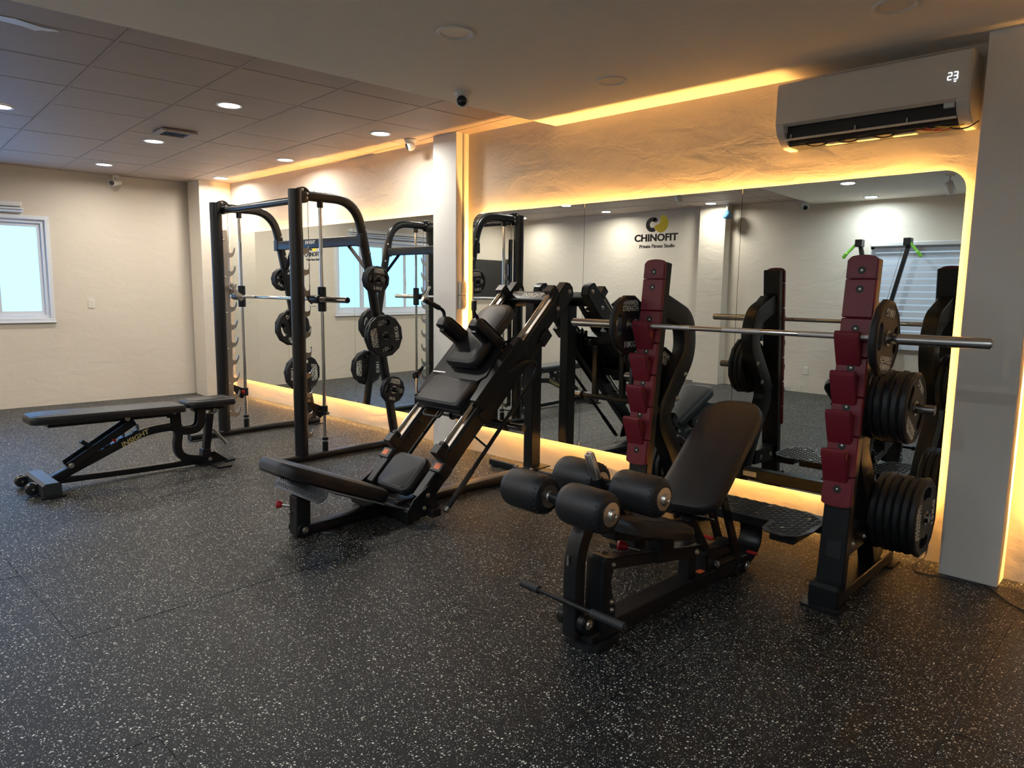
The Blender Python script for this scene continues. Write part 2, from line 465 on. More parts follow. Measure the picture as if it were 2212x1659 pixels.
# plaster ceiling (lower) and panel ceiling
def edge_x(y): return -3.84 - (4.4 - y) * math.tan(ROT) * .98
cl = MB().prism([(edge_x(-2.1), -2.1), (2.6, -2.1), (2.6, 4.6), (edge_x(4.6), 4.6)], 2.78, 2.98, 'xy').build('ceiling', 'ceil'); tag(cl, kind='structure')
cb = MB().prism([(-10.9, -2.2), (edge_x(-2.2) + .02, -2.2), (edge_x(4.6) + .02, 4.6), (-10.9, 4.6)], 2.868, 2.98, 'xy').build('ceiling.001', 'slabdark'); tag(cb, kind='structure')
TR = Matrix.Translation((-4.55, 1.49, 0)) @ Matrix.Rotation(-ROT, 4, 'Z')
PX, PY = .641, .695
pm = None
gm = MB()
for i in range(-10, 3):
    for j in range(-6, 6):
        cx, cy = i * PX, j * PY
        pc = TR @ Vector((cx + PX / 2, cy + PY / 2, 0))
        if pc.x > -3.55 or pc.x < -10.75 or pc.y < -2.2 or pc.y > 4.75: continue
        if pm is None:
            pm = MB().span((.004, PX - .004), (.009, PY - .009), (2.853, 2.866), bev=.003).build('ceiling_tile', 'panel', cb); o = pm
        else:
            o = pm.copy(); COL.objects.link(o); o.parent = cb
        o.matrix_local = TR @ Matrix.Translation((cx, cy, random.uniform(-.0015, .0015)))
for j in range(-6, 7):
    gm.span((-7.2, 2.0), (j * PY - .008, j * PY + .008), (2.851, 2.869), bev=0, mtx=TR)
g = gm.build('grid_bar', 'panel', cb)
# fascia of the plaster ceiling hides the panel edges; ragged plaster patch at the panel joint
pt = MB()
pts = [(-4.60, .86), (-4.57, 1.01), (-4.595, 1.09), (-4.61, 1.14), (-4.60, 1.20), (-4.625, 1.235), (-4.635, 1.20), (-4.66, 1.18), (-4.665, 1.15), (-4.70, 1.13), (-4.67, 1.06), (-4.66, .95)]
pt.prism(pts, 2.8505, 2.852, 'xy')
pt.build('plaster_patch', 'white', cb)

# ------------------------------------------------------------------ mirrors
def rounded_poly(x0, x1, z0, z1, rl, rr, n=8):
    pts = []
    def c(cx, cz, r, a0):
        if r <= 0: pts.append((cx, cz)); return
        for i in range(n + 1):
            a = a0 + PI / 2 * i / n; pts.append((cx + r * math.cos(a), cz + r * math.sin(a)))
    c(x1 - rr, z1 - rr, rr, 0); c(x0 + rl, z1 - rl, rl, PI / 2); c(x0 + rl, z0 + rl, rl, PI); c(x1 - rr, z0 + rr, rr, 1.5 * PI)
    return pts
def mirror(x0, x1, joints, label, zt=ZM1, zb=ZM0, ring=True):
    t = thing('wall_mirror', label, 'mirror', ((x0 + x1) / 2, MY, 0)); off = t.location.copy()
    xs = [x0] + joints + [x1]
    for i in range(len(xs) - 1):
        rl = .11 if i == 0 else 0; rr = .11 if i == len(xs) - 2 else 0
        g = .0015
        b = MB().prism(rounded_poly(xs[i] + (g if i else 0), xs[i + 1] - (g if i < len(xs) - 2 else 0), zb, zt, rl, rr), MY, MY + .006, 'xz')
        b.build('mirror_panel', 'mirror', t, off, smooth=False)
    MB().prism(rounded_poly(x0 + .03, x1 - .03, zb + .03, zt - .03, .08, .08), MY + .006, MY + .014, 'xz').build('backing', 'dark', t, off, smooth=False)
    # LED strip running round behind the glass
    ins = .075; p = [(x, MY + .030, z) for x, z in rounded_poly(x0 + ins, x1 - ins, zb + ins, zt - ins, .06, .06)]
    p.append(p[0]); 
    led = MB(); sq = [(-.004, -.003), (.004, -.003), (.004, .003), (-.004, .003)]
    if ring: led.sweep(p, sq, side=(0, 1, 0), cap=False)
    else:
        for z in (zb + ins, zt - ins): led.sweep([(x0 + .2, MY + .030, z), (x1 - ins, MY + .030, z)], sq, side=(0, 1, 0))
    led.build('led_strip', 'led', t, off, smooth=False)
    return t
mirror(-4.75, -.957, [-3.488, -2.205], 'large amber-backlit wall mirror of three panels behind the maroon squat rack')
mirror(-9.56, -5.19, [-8.06, -6.62], 'amber-backlit wall mirror behind the smith machine, left of the pillar', 2.18, .235, False)
mirror(-.55, 1.6, [.5], 'amber-backlit wall mirror right of the grey column at the photo edge')

# logo stickers on the glass
def logo(cx, cz, s, label, grp=None):
    t = thing('wall_logo', label, 'sign', (cx, MY - .001, cz), 0, grp)
    off = Vector((cx, MY - .001, cz))
    mt = Matrix.Translation((cx, MY - .0012, cz)) @ Matrix.Rotation(PI / 2, 4, 'X')
    b = MB(); b._merge(text_mesh('CHINOFIT', .098 * s, .0004, .0024, 1.13), mt @ Matrix.Translation((0, -.005 * s, 0)))
    b.build('lettering', 'inkblack', t, off, False)
    b = MB(); b._merge(text_mesh('Private Fitness Studio', .050 * s, .0004, .0008, .96), mt @ Matrix.Translation((.012, -.088 * s, 0)))
    b.build('lettering', 'inkblack', t, off, False)
    def ring(c, ro, ri, a0, a1, n=30, k=1.0):
        o = []
        for i in range(n + 1):
            a = math.radians(a0 + (a1 - a0) * i / n); o.append((c[0] + ro * math.cos(a) * k, c[1] + ro * math.sin(a)))
        for i in range(n + 1):
            a = math.radians(a1 + (a0 - a1) * i / n); o.append((c[0] + ri * math.cos(a) * k, c[1] + ri * math.sin(a)))
        return [(cx + x * s * 1.3, cz + ((z - .058) * 1.22 + .056) * s) for x, z in o]
    bl = MB(); bl.prism(ring((-.032, .118), .060, .026, 55, 300), MY - .0016, MY - .0006, 'xz')
    bl.prism([(cx + (-.032 + .026 + .020 * math.cos(a)) * s * 1.3, cz + ((.118 + .036 + .018 * math.sin(a) - .058) * 1.22 + .056) * s) for a in [i * PI / 8 for i in range(16)]], MY - .0016, MY - .0006, 'xz')
    bl.build('emblem_black', 'inkblack', t, off, False)
    ye = MB()
    o = []
    for i in range(41):
        a = math.radians(-165 + 245 * i / 40 + 0); o.append((.046 + .062 * math.cos(a), .123 + .072 * math.sin(a)))
    for i in range(21):
        a = math.radians(60 - 120 * i / 20 - 30); o.append((.005 + .036 * math.cos(a), .150 + .036 * math.sin(a)))
    ye.prism([(cx + x * s * 1.3, cz + ((z - .058) * 1.22 + .056) * s) for x, z in o], MY - .0016, MY - .0006, 'xz')
    ye.build('emblem_yellow', 'yellow', t, off, False)
logo(-2.845, 1.872, .70, 'black and yellow studio logo with lettering on the large mirror')
logo(-7.46, 1.865, .70, 'studio logo on the far mirror, partly hidden by the smith machine upright')

# ------------------------------------------------------------------ ceiling lights
def downlight(x, y, z, on, label, grp, cool=False, r=.075):
    t = thing('downlight', label, 'ceiling light', (x, y, z), 0, grp); off = t.location.copy()
    MB().lathe([(r, 0), (r + .022, 0), (r + .022, -.004), (r + .017, -.009), (r + .004, -.007), (r, 0)], (x, y, z), (0, 0, 1), 32).build('trim_ring', 'white', t, off)
    m_ = ('lampcool' if cool else 'lamp') if on else 'cream'
    MB().lathe([(0, -.002), (r, -.002), (r, .0), (0, .0)], (x, y, z), (0, 0, 1), 32).build('diffuser', m_, t, off)
    if on:
        L = bpy.data.lights.new('downlight_lamp', 'AREA'); L.shape = 'DISK'; L.size = .14; L.energy = LAMP_ON
        L.color = (.80, .92, 1.0) if cool else (1.0, .96, .88); L.spread = math.radians(170)
        lo = bpy.data.objects.new('lamp', L); COL.objects.link(lo); lo.parent = t; lo.location = (0, 0, -.012)
    return t
ZT = 2.851; ZP = 2.78
G1 = 'lit downlights in the dark panel ceiling'
for x, y, lab in ((-6.86, 1.37, 'lit downlight at the left edge of the photo, in the dark panel ceiling'),
                  (-5.46, 2.55, 'largest lit downlight in the dark panel ceiling, right of the vent'),
                  (-7.35, 2.68, 'lit downlight just beside the square ceiling vent'),
                  (-9.21, 2.80, 'lit downlight nearest the bullet camera on the window wall'),
                  (-5.41, 3.90, 'lit downlight nearest the mid pillar, over the smith machine'),
                  (-7.30, 4.01, 'lit downlight by the mirror wall, middle of that row'),
                  (-9.16, 4.13, 'lit downlight over the far corner column'),
                  (-9.50, -.20, 'lit downlight seen in the mirror at the left rounded corner'),
                  (-7.60, -.30, 'lit downlight seen in the mirror just left of the first joint'),
                  (-5.65, -1.45, 'lit downlight seen in the mirror beside the near-wall column'),
                  (-7.65, -1.45, 'lit downlight seen in the mirror left of the logo'),
                  (-9.60, -1.40, 'lit downlight seen in the mirror above the reflected smith machine')):
    downlight(x, y, ZT, True, lab, G1)
for x, y, lab in ((-2.86, 2.53, 'unlit round downlight in the plaster ceiling, top centre'),
                  (-2.77, 3.73, 'unlit round downlight in the plaster ceiling, nearest the mirror wall'),
                  (-1.13, 3.62, 'unlit round downlight in the plaster ceiling above the air conditioner')):
    downlight(x, y, ZP, False, lab, 'unlit downlights in the plaster ceiling')
for x, y, lab in ((-3.15, -.1, 'lit bluish downlight seen in the mirror, larger of the two'),
                  (-3.35, -1.55, 'lit bluish downlight seen in the mirror, smaller of the two'),
                  (-1.05, -.05, 'added bluish fill downlight, unseen behind the camera, nearest the grey column'), (-1.15, -1.5, 'added bluish fill downlight, unseen behind the camera over the blind'),  # both lamps are unseen, added to brighten the grey column from the camera side
                  (.9, .6, 'added bluish fill downlight, unseen right of the camera'),  # another unseen lamp, added as cool fill light
                  ):
    downlight(x, y, ZP, True, lab, 'lit downlights in the plaster ceiling', True)

# ceiling vent
t = thing('ceiling_vent', 'square louvred exhaust vent in the dark panel ceiling', 'vent', (-6.79, 2.66, 2.85), -ROT)
v = MB()
for a, b_, c_, d_ in ((-.15, .15, -.15, -.105), (-.15, .15, .105, .15), (-.15, -.105, -.105, .105), (.105, .15, -.105, .105)):
    v.span((a, b_), (c_, d_), (-.022, -.001), bev=.004)
v.build('vent_frame', 'panel', t)
MB().span((-.105, .105), (-.105, .105), (-.004, -.001), bev=0).build('backing', 'dark', t)
for k in range(9):
    MB().box((0, 0, 0), (.21, .013, .003), Matrix.Translation((0, -.092 + k * .023, -.012)) @ Matrix.Rotation(.6, 4, 'X'), bev=0).build('slat', 'grid', t)

# cameras
def dome_camera(x, y, z, label, look, m_='white'):
    t = thing('security_camera', label, 'security camera', (x, y, z)); off = t.location.copy()
    MB().lathe([(0, 0), (.058, 0), (.058, -.006), (.050, -.018), (.046, -.026), (0, -.026)], (x, y, z), (0, 0, 1), 28).build('mount', m_, t, off)
    c_ = Vector((x, y, z - .055)); d = Vector(look).normalized()
    MB().lathe([(0, -.046), (.026, -.038), (.042, -.018), (.046, 0), (.044, .018), (.034, .030), (.030, .032)], c_, d, 28).build('housing', m_, t, off)
    MB().lathe([(.031, .030), (.033, .034), (.022, .043), (0, .046)], c_, d, 24).build('lens_window', 'tv', t, off)
dome_camera(-3.66, 3.30, 2.78, 'white turret security camera with black eye on the plaster ceiling edge', (1.0, -1.3, -.35))
dome_camera(-4.30, -1.75, 2.78, 'white turret camera by the near wall, seen in the mirror', (.3, 1.0, -.5))
dome_camera(-5.42, 4.24, 2.85, 'white turret camera half hidden left of the mid pillar top', (-.6, -1.0, -.4))
t = thing('bullet_camera', 'small white bullet security camera on the window wall below the ceiling', 'security camera', (-9.98, 3.18, 2.78)); off = t.location.copy()
MB().cyl((-10.08, 3.18, 2.83), (-10.03, 3.18, 2.83), .035).build('mount', 'white', t, off)
MB().cyl((-10.05, 3.18, 2.83), (-9.98, 3.15, 2.77), .012).build('arm', 'white', t, off)
MB().cyl((-10.03, 3.21, 2.775), (-9.88, 3.08, 2.735), .037, bev=.005).build('housing', 'white', t, off)
MB().cyl((-9.885, 3.085, 2.737), (-9.872, 3.073, 2.734), .028).build('lens_window', 'tv', t, off)
t = thing('globe_camera', 'round bluish camera beside the near-wall column, seen in the mirror', 'security camera', (-5.50, -1.70, 2.70)); off = t.location.copy()
mball = mat('blue_glass', (.10, .25, .42), .15)
MB().cyl((-5.50, -1.70, 2.85), (-5.50, -1.70, 2.73), .02).build('arm', 'white', t, off)
MB().lathe([(0, -.07), (.04, -.057), (.063, -.03), (.07, 0), (.063, .03), (.04, .057), (0, .07)], (-5.50, -1.70, 2.68), (0, 0, 1)).build('housing', mball, t, off)

# track spot heads near the plaster ceiling (seen in the mirror)
def spot_head(x, y, z, label):
    t = thing('spot_lamp', label, 'spotlight', (x, y, z)); off = t.location.copy()
    MB().cyl((x, y, z), (x, y, z - .012), .045).build('mount', 'white', t, off)
    MB().cyl((x, y, z), (x, y, z - .10), .010).build('arm', 'white', t, off)
    MB().cyl((x - .015, y, z - .07), (x + .035, y - .02, z - .20), .042, bev=.004).build('housing', 'white', t, off)
spot_head(-2.12, -.20, 2.78, 'white cylindrical ceiling spotlight seen in the mirror top right corner')
spot_head(-5.45, -.15, 2.92, 'white cylindrical ceiling spotlight seen in the mirror above the logo')

# outlets, boxes, screen
def outlet(mtx, label, name='wall_outlet'):
    t = thing(name, label, 'outlet', mtx.translation); off = t.location.copy()
    MB().span((-.036, .036), (-.001, .009), (-.058, .058), bev=.004, mtx=mtx).build('face_plate', 'cream', t, off)
    for z in (-.022, .018):
        for dx, dz in ((-.012, 0), (.012, 0), (0, -.010)):
            MB().box((dx, .0095, z + dz), (.004, .002, .006), mtx, 0).build('socket_hole', 'dark', t, off)
outlet(WL @ Matrix.Translation((.0, .40, 1.248)) @ Matrix.Rotation(-PI / 2, 4, 'Z'), 'cream double power outlet on the window wall')
outlet(Matrix.Translation((-4.22, -1.95, .33)), 'power outlet low on the near wall, seen in the mirror')
o = MB().tube(arc_path([(-4.22, -1.935, .28), (-4.22, -1.93, .10), (-4.30, -1.92, .12), (-4.26, -1.92, .05), (-4.42, -1.90, .02), (-4.50, -1.85, .012)], .04), .003, 6).build('cable', 'white'); tag(o, 'tangled cable under the near-wall outlet, seen in the mirror', 'cable')
t = thing('ball', 'small white ball on the floor by the near wall, seen in the mirror', 'ball', (-4.55, -1.8, 0))
MB().lathe([(0, 0), (.04, .01), (.06, .04), (.066, .066), (.06, .095), (.035, .122), (0, .13)], (0, 0, 0), (0, 0, 1)).build('shell', 'white', t)
t = thing('switch_box', 'double grey switch box on the pillar beside the amber strip', 'switch box', (-4.85, 4.37, 1.43)); off = t.location.copy()
for z0, z1 in ((1.31, 1.432), (1.436, 1.56)):
    MB().span((-4.85, -4.815), (4.325, 4.425), (z0, z1), bev=.005).build('box_body', 'cream', t, off)
    MB().span((-4.815, -4.811), (4.34, 4.41), (z0 + .02, z1 - .02), bev=.002).build('cover', 'cream', t, off)
o = MB().cyl((-4.842, 4.385, 1.56), (-4.842, 4.385, 2.85), .011, n=12).build('conduit', 'cream'); tag(o, 'thin vertical cable conduit up the side of the mid pillar', 'conduit')
t = thing('wall_screen', 'dark flat screen on the window wall, seen at the left end of the large mirror', 'television', (-10.3, -1.3, 1.67)); off = t.location.copy()
MB().span((.02, .06), (-4.25, -3.05), (1.30, 2.06), mtx=WL, bev=.005).build('housing', 'plastic', t, off)
MB().span((.0605, .062), (-4.235, -3.065), (1.32, 2.045), mtx=WL, bev=0).build('screen_glass', 'tv', t, off)
t = thing('roller_blind', 'rolled up blind cassette above the frosted window', 'blind', (-10.1, 1.3, 2.42)); off = t.location.copy()
MB().span((.0, .085), (wy0 - .1, -.27), (2.38, 2.44), mtx=WL, bev=.01).build('cassette', 'white', t, off)
for k in range(2):
    MB().span((.01, .075 - k * .01), (wy0 - .08, -.255), (2.345 - k * .03, 2.37 - k * .03), mtx=WL, bev=.008).build('rolled_fabric', 'frame', t, off)
# zebra blind on near window
t = thing('zebra_blind', 'striped zebra blind over the near-wall window, seen in the mirror', 'blind', (-2.13, -1.9, 2.2)); off = t.location.copy()
MB().span((nx0 + .02, nx1), (-1.90, -1.82), (2.13, 2.19), bev=.01).build('cassette', 'white', t, off)
mbl = mat('blind_fabric', (.62, .66, .74), .8)
for n in mbl.node_tree.nodes:
    if n.type == 'BSDF_PRINCIPLED': n.inputs['Transmission Weight'].default_value = 0
for k in range(16):
    MB().span((nx0 + .06, nx1 - .03), (-1.884 - (k % 2) * .004, -1.882 - (k % 2) * .004), (2.13 - (k + 1) * .088 + .018, 2.13 - k * .088), bev=0).build('fabric_band', mbl, t, off, False)

# ------------------------------------------------------------------ air conditioner
ax0, ax1, ay = -1.93, -.940, 4.215
t = thing('air_conditioner', 'white split air conditioner with open louvre and dangling wires', 'air conditioner', ((ax0 + ax1) / 2, WY, 2.36)); off = t.location.copy()
prof = [(WY, 2.71), (ay + .03, 2.71), (ay + .006, 2.700), (ay, 2.68), (ay, 2.475), (ay + .03, 2.462), (ay + .05, 2.475), (WY, 2.475)]
MB().prism(prof, ax0 + .006, ax1 - .006, 'yz', bev=.003).build('front_cover', 'acfront', t, off)
for x0, x1 in ((ax0, ax0 + .05), (ax1 - .06, ax1)):
    pr = [(WY, 2.708), (ay + .032, 2.706), (ay + .008, 2.69), (ay + .005, 2.47), (ay + .03, 2.415), (ay + .09, 2.372), (ay + .14, 2.352), (WY, 2.352)]
    MB().prism(pr, x0, x1, 'yz', bev=.004).build('end_cap', 'acfront', t, off)
MB().span((ax0 + .05, ax1 - .06), (ay + .10, WY), (2.36, 2.475), bev=0).build('fan_cavity', 'dark', t, off)
MB().span((ax0 + .04, ax1 - .05), (ay + .060, ay + .066), (2.395, 2.47), bev=0).build('inner_panel', 'dark', t, off)
MB().beam((ax0 + .04, ay + .055, 2.392), (ax1 - .06, ay + .055, 2.392), .010, .012, side=(0, 1, 0), bev=.002).build('louvre_bar', 'cream', t, off)
MB().beam((ax0 + .05, ay + .09, 2.372), (ax1 - .06, ay + .09, 2.372), .012, .010, side=(0, 1, 0), bev=.002).build('louvre_bar', 'plastic', t, off)
for fx in (.03, .43, .72):
    MB().span((ax0 + .05 + fx * .9, ax0 + .054 + fx * .9), (ay + .045, ay + .07), (2.392, 2.42), bev=0).build('louvre_pin', 'cream', t, off)
for k, fx in enumerate((.10, .29, .50)):
    x = ax0 + .06 + fx * .9
    MB().tube(arc_path([(x, ay + .10, 2.362), (x + .04, ay + .095, 2.345), (x + .09, ay + .10, 2.343), (x + .13, ay + .12, 2.362)], .03), .004, 6).build('loose_cable', 'plastic', t, off)
    MB().span((x + .1, x + .22), (ay + .11, ay + .16), (2.350, 2.358), bev=.002).build('drain_tray', 'cream', t, off)
for k, (m_, dz) in enumerate((('wire', .0), ('wire', .008), ('wirey', -.004), ('plastic', .012))):
    x = ax1 - .26 + k * .045
    MB().tube(arc_path([(x, ay + .10, 2.37), (x + .05, ay + .09, 2.352 - dz), (x + .11, ay + .10, 2.350 - dz), (x + .15, ay + .12, 2.372)], .04), .0035, 6).build('loose_wire', m_, t, off)
MB().span((ax1 - .12, ax1 - .07), (ay + .035, ay + .06), (2.44, 2.465), bev=.002).build('bracket', 'white', t, off)
MB().span((ax0 + .03, ax0 + .055), (ay + .035, ay + .06), (2.43, 2.465), bev=.002).build('bracket', 'white', t, off)
dg = MB()
def seg7(cx, cz, segs, s=.017):
    S = {'a': (0, s, 1), 'g': (0, 0, 1), 'd': (0, -s, 1), 'f': (-s / 2, s / 2, 0), 'b': (s / 2, s / 2, 0), 'e': (-s / 2, -s / 2, 0), 'c': (s / 2, -s / 2, 0)}
    for q in segs:
        dx, dz, hor = S[q]
        dg.box((cx + dx, ay - .0012, cz + dz), (s * .95 if hor else s * .22, .0012, s * .22 if hor else s * .95), None, 0)
seg7(-1.034, 2.583, 'abged'); seg7(-1.008, 2.583, 'abgcd')
dg.span((-1.014, -1.004), (ay - .0018, ay - .0006), (2.553, 2.558), bev=0)
dg.build('display_digits', 'digits', t, off, False)

# wall cables at the column foot
o = MB().tube(arc_path([(-.99, 4.43, .20), (-.985, 4.42, .03), (-1.02, 4.30, .006), (-.98, 4.17, .006), (-.80, 4.24, .006), (-.66, 4.26, .006), (-.50, 4.02, .006), (-.30, 4.06, .006), (-.16, 4.3, .006)], .12), .0045, 8).build('cable', 'plastic')
tag(o, 'thin black cable lying on the floor round the foot of the grey column', 'cable')

# ================================================================== WEIGHT PLATES
PLATE_CACHE = {}
def plate_parts(kg, R, T, holes, backtext=True):
    key = (kg, R, T)
    if key in PLATE_CACHE: return PLATE_CACHE[key]
    b = bmesh.new(); n = 12
    a0 = PI / 12
    def ring(r, x, N=n, ph=a0, c=(0, 0)):
        return [b.verts.new((x, c[0] + r * math.cos(ph + 2 * PI * i / N), c[1] + r * math.sin(ph + 2 * PI * i / N))) for i in range(N)]
    h = T / 2
    rows = [ring(R * .95, -h), ring(R, -h * .55), ring(R, h * .55), ring(R * .95, h)]
    for A, B in zip(rows, rows[1:]):
        for i in range(n): b.faces.new((A[i], A[(i + 1) % n], B[(i + 1) % n], B[i]))
    sides = []
    for sgn in (-1, 1):
        o = rows[0] if sgn < 0 else rows[3]
        # raised rim step, recessed face
        i1 = ring(R * .90, sgn * h); i2 = ring(R * .88, sgn * (h - .003))
        for A, B in ((o, i1), (i1, i2)):
            for i in range(n):
                f = (A[i], A[(i + 1) % n], B[(i + 1) % n], B[i]); b.faces.new(f)
        es = [b.edges.get((i2[i], i2[(i + 1) % n])) for i in range(n)]
        loops = []
        hr = ring(.026, sgn * (h - .003), 16, 0)
        loops.append(hr)
        for ang in holes:
            pts = []
            rr, half, wd = R * .64, .42, R * .13
            m = 6
            for k in range(m + 1):
                t = -half + 2 * half * k / m; pts.append((rr + wd, t))
            for k in range(1, 4):
                q = PI * k / 4; pts.append((rr + wd * math.cos(q), half + .14 * math.sin(q)))
            for k in range(m + 1):
                t = half - 2 * half * k / m; pts.append((rr - wd, t))
            for k in range(1, 4):
                q = PI * k / 4; pts.append((rr - wd * math.cos(q), -half - .14 * math.sin(q)))
            loops.append([b.verts.new((sgn * (h - .003), r * math.cos(ang + t), r * math.sin(ang + t))) for r, t in pts])
        for L in loops:
            for i in range(len(L)): es.append(b.edges.new((L[i], L[(i + 1) % len(L)])))
        bmesh.ops.triangle_fill(b, edges=es, use_beauty=True)
        sides.append(loops)
    for A, B in zip(*sides):
        for i in range(len(A)): b.faces.new((A[i], A[(i + 1) % len(A)], B[(i + 1) % len(A)], B[i]))
    bmesh.ops.recalc_face_normals(b, faces=b.faces)
    body = MB(); body._merge(b)
    # raised bosses along the hole edges give the moulded look
    ob = body.build('disc', 'rubber'); dm = ob.data; bpy.data.objects.remove(ob)
    hb = MB().lathe([(.0255, -h - .001), (.036, -h - .001), (.038, -h + .001), (.038, h - .001), (.036, h + .001), (.0255, h + .001), (.0255, -h - .001)], (0, 0, 0), (1, 0, 0), 24)
    ob = hb.build('hub', 'darksteel'); hm = ob.data; bpy.data.objects.remove(ob)
    s = R / .2; texts = []
    for sgn in (1, -1):
        base = Matrix.Translation((sgn * (h - .003 + .0012), 0, 0)) @ (Matrix.Rotation(PI / 2, 4, 'Z') if sgn > 0 else Matrix.Rotation(-PI / 2, 4, 'Z')) @ Matrix.Rotation(PI / 2, 4, 'X')
        for txt, size, bold, sx_, sp, dy in (('HAMMER', .048, .0007, .86, 1.0, .145), ('STRENGTH', .048, .0007, .74, 1.0, .107), (kg, .056, .0009, .95, 1.12, -.130)):
            tm = MB(); tm._merge(text_mesh(txt, size * s, .0006, bold, sx_, sp), base @ Matrix.Translation((0, dy * s, 0)))
            ob = tm.build('lettering', 'printwhite', smooth=False); texts.append(ob.data); bpy.data.objects.remove(ob)
    PLATE_CACHE[key] = [('disc', dm), ('hub', hm)] + [('lettering', m_) for m_ in texts]
    return PLATE_CACHE[key]
PL = {'15KG': (.205, .036, (0, PI)), '10KG': (.178, .036, (0, PI)), '10KGw': (.196, .036, (0, PI)), '5KG': (.128, .026, (0, PI)), '2.5KG': (.122, .022, (0, PI))}
def plate(kind, x, y, z, rot, label, grp):
    R, T, holes = PL[kind]; kg = kind.replace('w', '')
    parts = plate_parts(kg, R, T, holes)
    t = thing('weight_plate', label, 'weight plate', (x, y, z), 0, grp); t.rotation_euler = (rot, 0, 0)
    for nm, me in parts:
        o = bpy.data.objects.new(nm, me); COL.objects.link(o); o.parent = t
    return t
def horn(mb, x0, x1, y, z, r=.0245):
    mb.cyl((x0, y, z), (x1, y, z), r, n=24, bev=.003)

def bolt(parent, off, p, axis, r=.012, h=.010, m_='steel'):
    a = Vector(axis).normalized(); p = Vector(p)
    MB().lathe([(r * 1.25, 0), (r * 1.25, h * .2), (r, h * .25), (r * .9, h * .8), (r * .45, h), (r * .4, h * .6), (0, h * .6)], p, a, 12).build('bolt', m_, parent, off)

